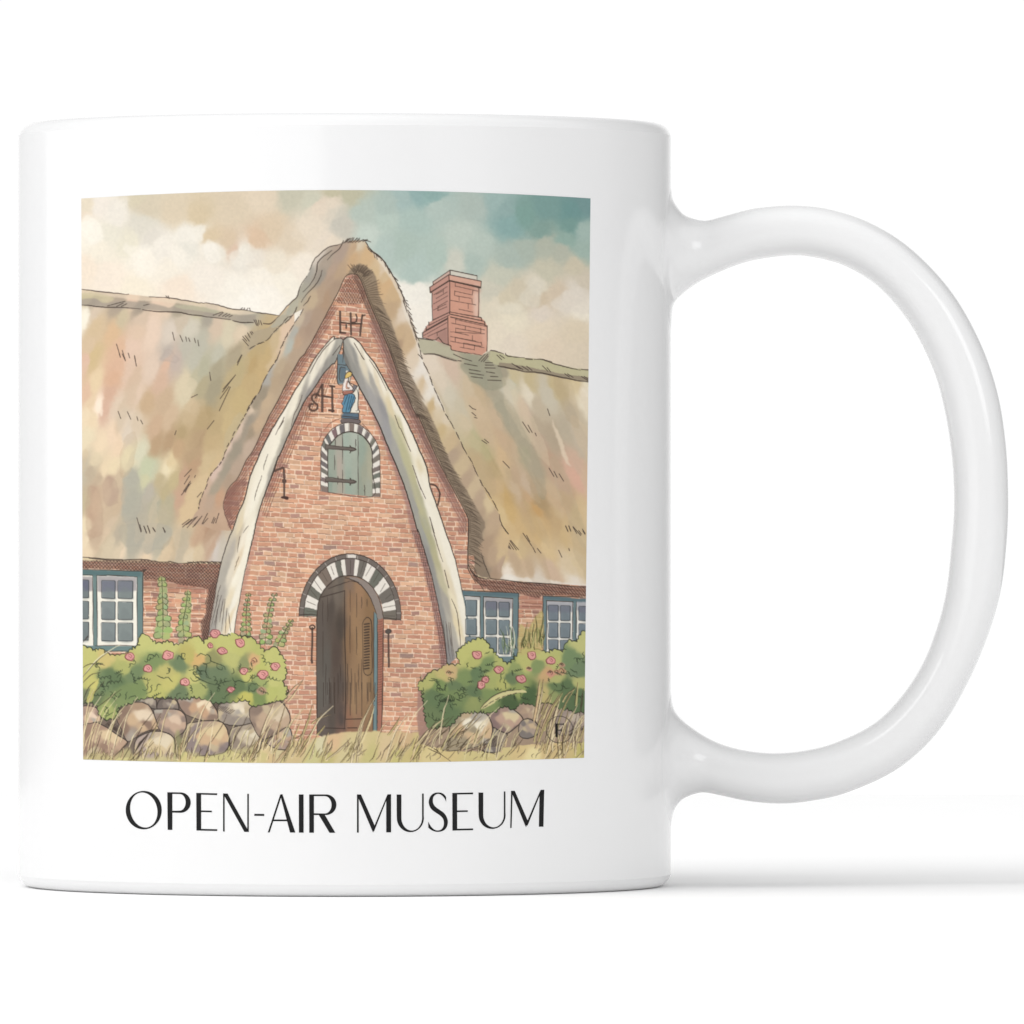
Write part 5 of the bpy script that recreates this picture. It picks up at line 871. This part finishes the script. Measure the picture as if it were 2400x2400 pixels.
# E
def letE(t, x, y, w, h, st, mid, skew=0.0):
    quad(t, x,y, x+st,y+skew*st, x+st+1,y+h+skew*st, x+2,y+h)
    quad(t, x+st-4,y+skew*st, x+w,y+skew*w, x+w-1,y+15+skew*w, x+st-4,y+14+skew*st)
    quad(t, x+st-4,y+mid+skew*st, x+w-58,y+mid+skew*(w-58), x+w-58,y+mid+14+skew*(w-58), x+st-4,y+mid+14+skew*st)
    quad(t, x+st-4,y+h-15+skew*st, x+w,y+h-15+skew*w, x+w,y+h+skew*w, x+st-4,y+h+skew*st)
letE('J', 1290,1190,221,402,47,188,0.022)
# N
quad('J', 1579,1196,1591,1196,1591,1603,1579,1603); quad('J', 1579,1196,1623,1197,1852,1607,1808,1607); quad('J', 1840,1200,1852,1200,1852,1607,1840,1600)
# hyphen
quad('K', 76,1416,178,1417,178,1435,76,1434)
# A
quad('K', 355,1208,369,1208,237,1613,222,1613); quad('K', 355,1208,374,1204,513,1614,461,1614); quad('K', 270,1477,425,1477,430,1492,265,1492)
# I
quad('K', 556,1207,602,1207,603,1615,557,1615)
# R
quad('K', 668,1207,714,1207,714,1616,669,1616)
ring('K', [(706,1207),(850,1207)]+arcpts(848,1316,108,109,90,-90,26)+[(706,1425)], [(706,1221),(835,1221)]+arcpts(835,1317,74,95,90,-90,26)+[(706,1411)])
quad('K', 768,1420,828,1420,944,1617,886,1617)
# M
quad('K', 1183,1207,1197,1207,1197,1615,1183,1615); quad('K', 1183,1207,1222,1207,1372,1545,1355,1614); quad('K', 1512,1206,1520,1206,1364,1600,1352,1590); quad('K', 1498,1240,1546,1204,1546,1612,1499,1612)
quad('K', 1512,1206,1546,1205,1546,1245,1498,1262)
# U
def letU(t, x, y, w, h, st, thin, drop=0.0):
    A = [(x,y),(x+1,y+h*.55)]+[(x+2+(w/2)*(1-math.cos(math.radians(v))), y+h-(w*.0)-(h*.38)*(1-math.sin(math.radians(v)))) for v in np.linspace(0,180,34)]+[(x+w,y+h*.55),(x+w,y-8+drop)]
    xi0, xi1 = x+st, x+w-thin
    B = [(x+st,y),(xi0,y+h*.55)]+[(xi0+((xi1-xi0)/2)*(1-math.cos(math.radians(v))), y+h-14-(h*.38-14)*(1-math.sin(math.radians(v)))) for v in np.linspace(0,180,34)]+[(xi1,y+h*.55),(xi1,y-8+drop)]
    ring(t, A, B)
letU('K', 1611,1206,287,404,46,13,-2)
# S, E, U, M of the last tile
SC = [(303,1232),(262,1196),(215,1187),(160,1203),(124,1255),(126,1318),(165,1378),(235,1430),(278,1482),(284,1545),(252,1592),(205,1603),(150,1588),(110,1545)]
SA = [(302,1236),(285,1212),(255,1192),(218,1186),(178,1192),(142,1218),(120,1262),(120,1312),(145,1362),(190,1398),(238,1430),(268,1462),(280,1500),(277,1545),(255,1580),(222,1594),(185,1590),(150,1565),(125,1530),(109,1502)]
SB = [(302,1281),(285,1245),(255,1212),(222,1197),(190,1204),(164,1230),(156,1268),(162,1306),(188,1342),(230,1372),(276,1406),(305,1448),(318,1495),(312,1542),(288,1582),(250,1602),(205,1607),(165,1598),(132,1580),(110,1560)]
ring('L', smooth(SA,False,3).tolist(), smooth(SB,False,3).tolist())
letE('L', 371,1191,220,402,47,190,-0.022)
letU('L', 654,1185,285,390,46,12,-4)
quad('L', 1005,1168,1017,1168,1006,1564,996,1564); quad('L', 1005,1168,1040,1167,1182,1492,1164,1557); quad('L', 1322,1160,1332,1158,1178,1540,1164,1530); quad('L', 1312,1200,1358,1156,1349,1551,1305,1551)
quad('L', 1326,1158,1358,1156,1357,1196,1312,1212)
vt, ft = [], []
def grow(A, B, e=0.5):
    A, B = np.array(A, float), np.array(B, float); n = A-B; n /= np.maximum(np.hypot(n[:,0], n[:,1]), 1e-6)[:, None]
    A2, B2 = A+n*e, B-n*e
    if len(A) == 2:
        for P in (A2, B2):
            d = P[1]-P[0]; d = d/np.hypot(*d)*e*.7; P[0] -= d; P[1] += d
    return [tuple(p) for p in A2], [tuple(p) for p in B2]
LET = [grow(a_, b_) for a_, b_ in LET]
for A, B in LET:
    A2, B2 = [], []
    for P, Q_ in ((A, A2), (B, B2)):
        for i in range(len(P)-1):
            nsub = 20 if len(A) == 2 else 2
            for k in range(nsub): Q_.append(tuple(P[i][c]+(P[i+1][c]-P[i][c])*k/nsub for c in (0,1)))
        Q_.append(tuple(P[-1]))
    wmax = max(abs(a[0]-b[0]) for a, b in zip(A2, B2)); nc = max(1, int(wmax/7)+1)
    base = len(vt)
    for a, b2 in zip(A2, B2):
        for k in range(nc+1):
            u, v = a[0]+(b2[0]-a[0])*k/nc, a[1]+(b2[1]-a[1])*k/nc
            x, y, z = back(u, v); vt.append((float(x), float(y), float(z)))
    for j in range(len(A2)-1):
        for k in range(nc):
            i0 = base+j*(nc+1)+k; ft.append((i0, i0+1, i0+nc+2, i0+nc+1))
lett = mesh_obj('lettering', vt, ft, m_txt, mug); lett['label'] = 'thin black capitals reading OPEN-AIR MUSEUM'
# ---- table
tb = mesh_obj('tabletop', [(-1.6,-1.5,0),(1.6,-1.5,0),(1.6,.45,0),(-1.6,.45,0)], [(0,1,2,3)], m_flr, None, False); tb['kind'] = 'structure'
tb.location = (0,0,-2e-5)
# ---- camera
cam = bpy.data.cameras.new('camera'); co_ = link(bpy.data.objects.new('camera', cam)); scene.camera = co_
co_.location = (X0, -D, ZC); co_.rotation_euler = (math.pi/2, 0, 0)
cam.sensor_width = 36; cam.lens = 36*F_/2400; cam.clip_start = 0.05; cam.clip_end = 50
# ---- studio light
w = bpy.data.worlds.new('World'); scene.world = w; w.use_nodes = True; nt = w.node_tree
bg = nt.nodes['Background']; tc = nt.nodes.new('ShaderNodeTexCoord'); sp = nt.nodes.new('ShaderNodeSeparateXYZ'); nt.links.new(tc.outputs['Generated'], sp.inputs[0])
def mrange(src, a, b_, c, d, kind='SMOOTHSTEP'):
    n = nt.nodes.new('ShaderNodeMapRange'); n.interpolation_type = kind
    for k, v in zip(('From Min','From Max','To Min','To Max'), (a,b_,c,d)): n.inputs[k].default_value = v
    nt.links.new(src, n.inputs['Value']); return n.outputs['Result']
def math2(op, a, b_):
    n = nt.nodes.new('ShaderNodeMath'); n.operation = op
    for k, v in enumerate((a, b_)):
        if isinstance(v, (int, float)): n.inputs[k].default_value = v
        else: nt.links.new(v, n.inputs[k])
    return n.outputs[0]
right = mrange(sp.outputs['X'], W_X0, W_X1, 1.0, W_RIGHT)        # the room is darker on the handle's side
left = mrange(sp.outputs['X'], -0.9, -0.15, W_LEFT, 1.0)
front = mrange(sp.outputs['Y'], -0.9, -0.1, W_FRONT, 1.0)
up = mrange(sp.outputs['Z'], 0.35, 0.9, 1.0, W_UP)
absl = mrange(sp.outputs['X'], -.32, -.12, W_BL, 0.0)
back_ = mrange(sp.outputs['Y'], .15, .5, 0.0, 1.0)
dark = math2('MULTIPLY', mrange(sp.outputs['X'], .12, .45, 0.0, 1.0), back_)   # world dimming added at back right, to darken the mug's right edge
dark = math2('SUBTRACT', 1.0, math2('MULTIPLY', dark, 1-W_BR))
val = math2('MULTIPLY', math2('MULTIPLY', math2('MULTIPLY', math2('MULTIPLY', right, left), front), up), dark)
# dimming added above and at back left too, to grey the mug's outline
bt = math2('MULTIPLY', math2('MAXIMUM', absl, mrange(sp.outputs['Z'], .10, .40, 0.0, 1.0)), back_)
val = math2('MULTIPLY', val, math2('SUBTRACT', 1.0, math2('MULTIPLY', bt, 1-W_BT)))
cb = nt.nodes.new('ShaderNodeCombineColor'); 
for k in ('Red','Green','Blue'): nt.links.new(val, cb.inputs[k])
nt.links.new(cb.outputs[0], bg.inputs['Color']); bg.inputs['Strength'].default_value = W_STR
def area(name, loc, target, sx, sy, power):
    l = bpy.data.lights.new(name, 'AREA'); l.shape = 'RECTANGLE'; l.size = sx; l.size_y = sy; l.energy = power
    o = link(bpy.data.objects.new(name, l)); o.location = loc
    o.rotation_euler = (Vector(target)-Vector(loc)).to_track_quat('-Z','Y').to_euler(); return o
for a in LAMPS: area(*a)
scene.view_settings.view_transform = 'Standard'; scene.view_settings.look = 'None'; scene.view_settings.exposure = 0; scene.view_settings.gamma = 1
scene.view_settings.use_curve_mapping = False
scene.cycles.max_bounces = 12; scene.cycles.diffuse_bounces = 6; scene.cycles.use_denoising = True
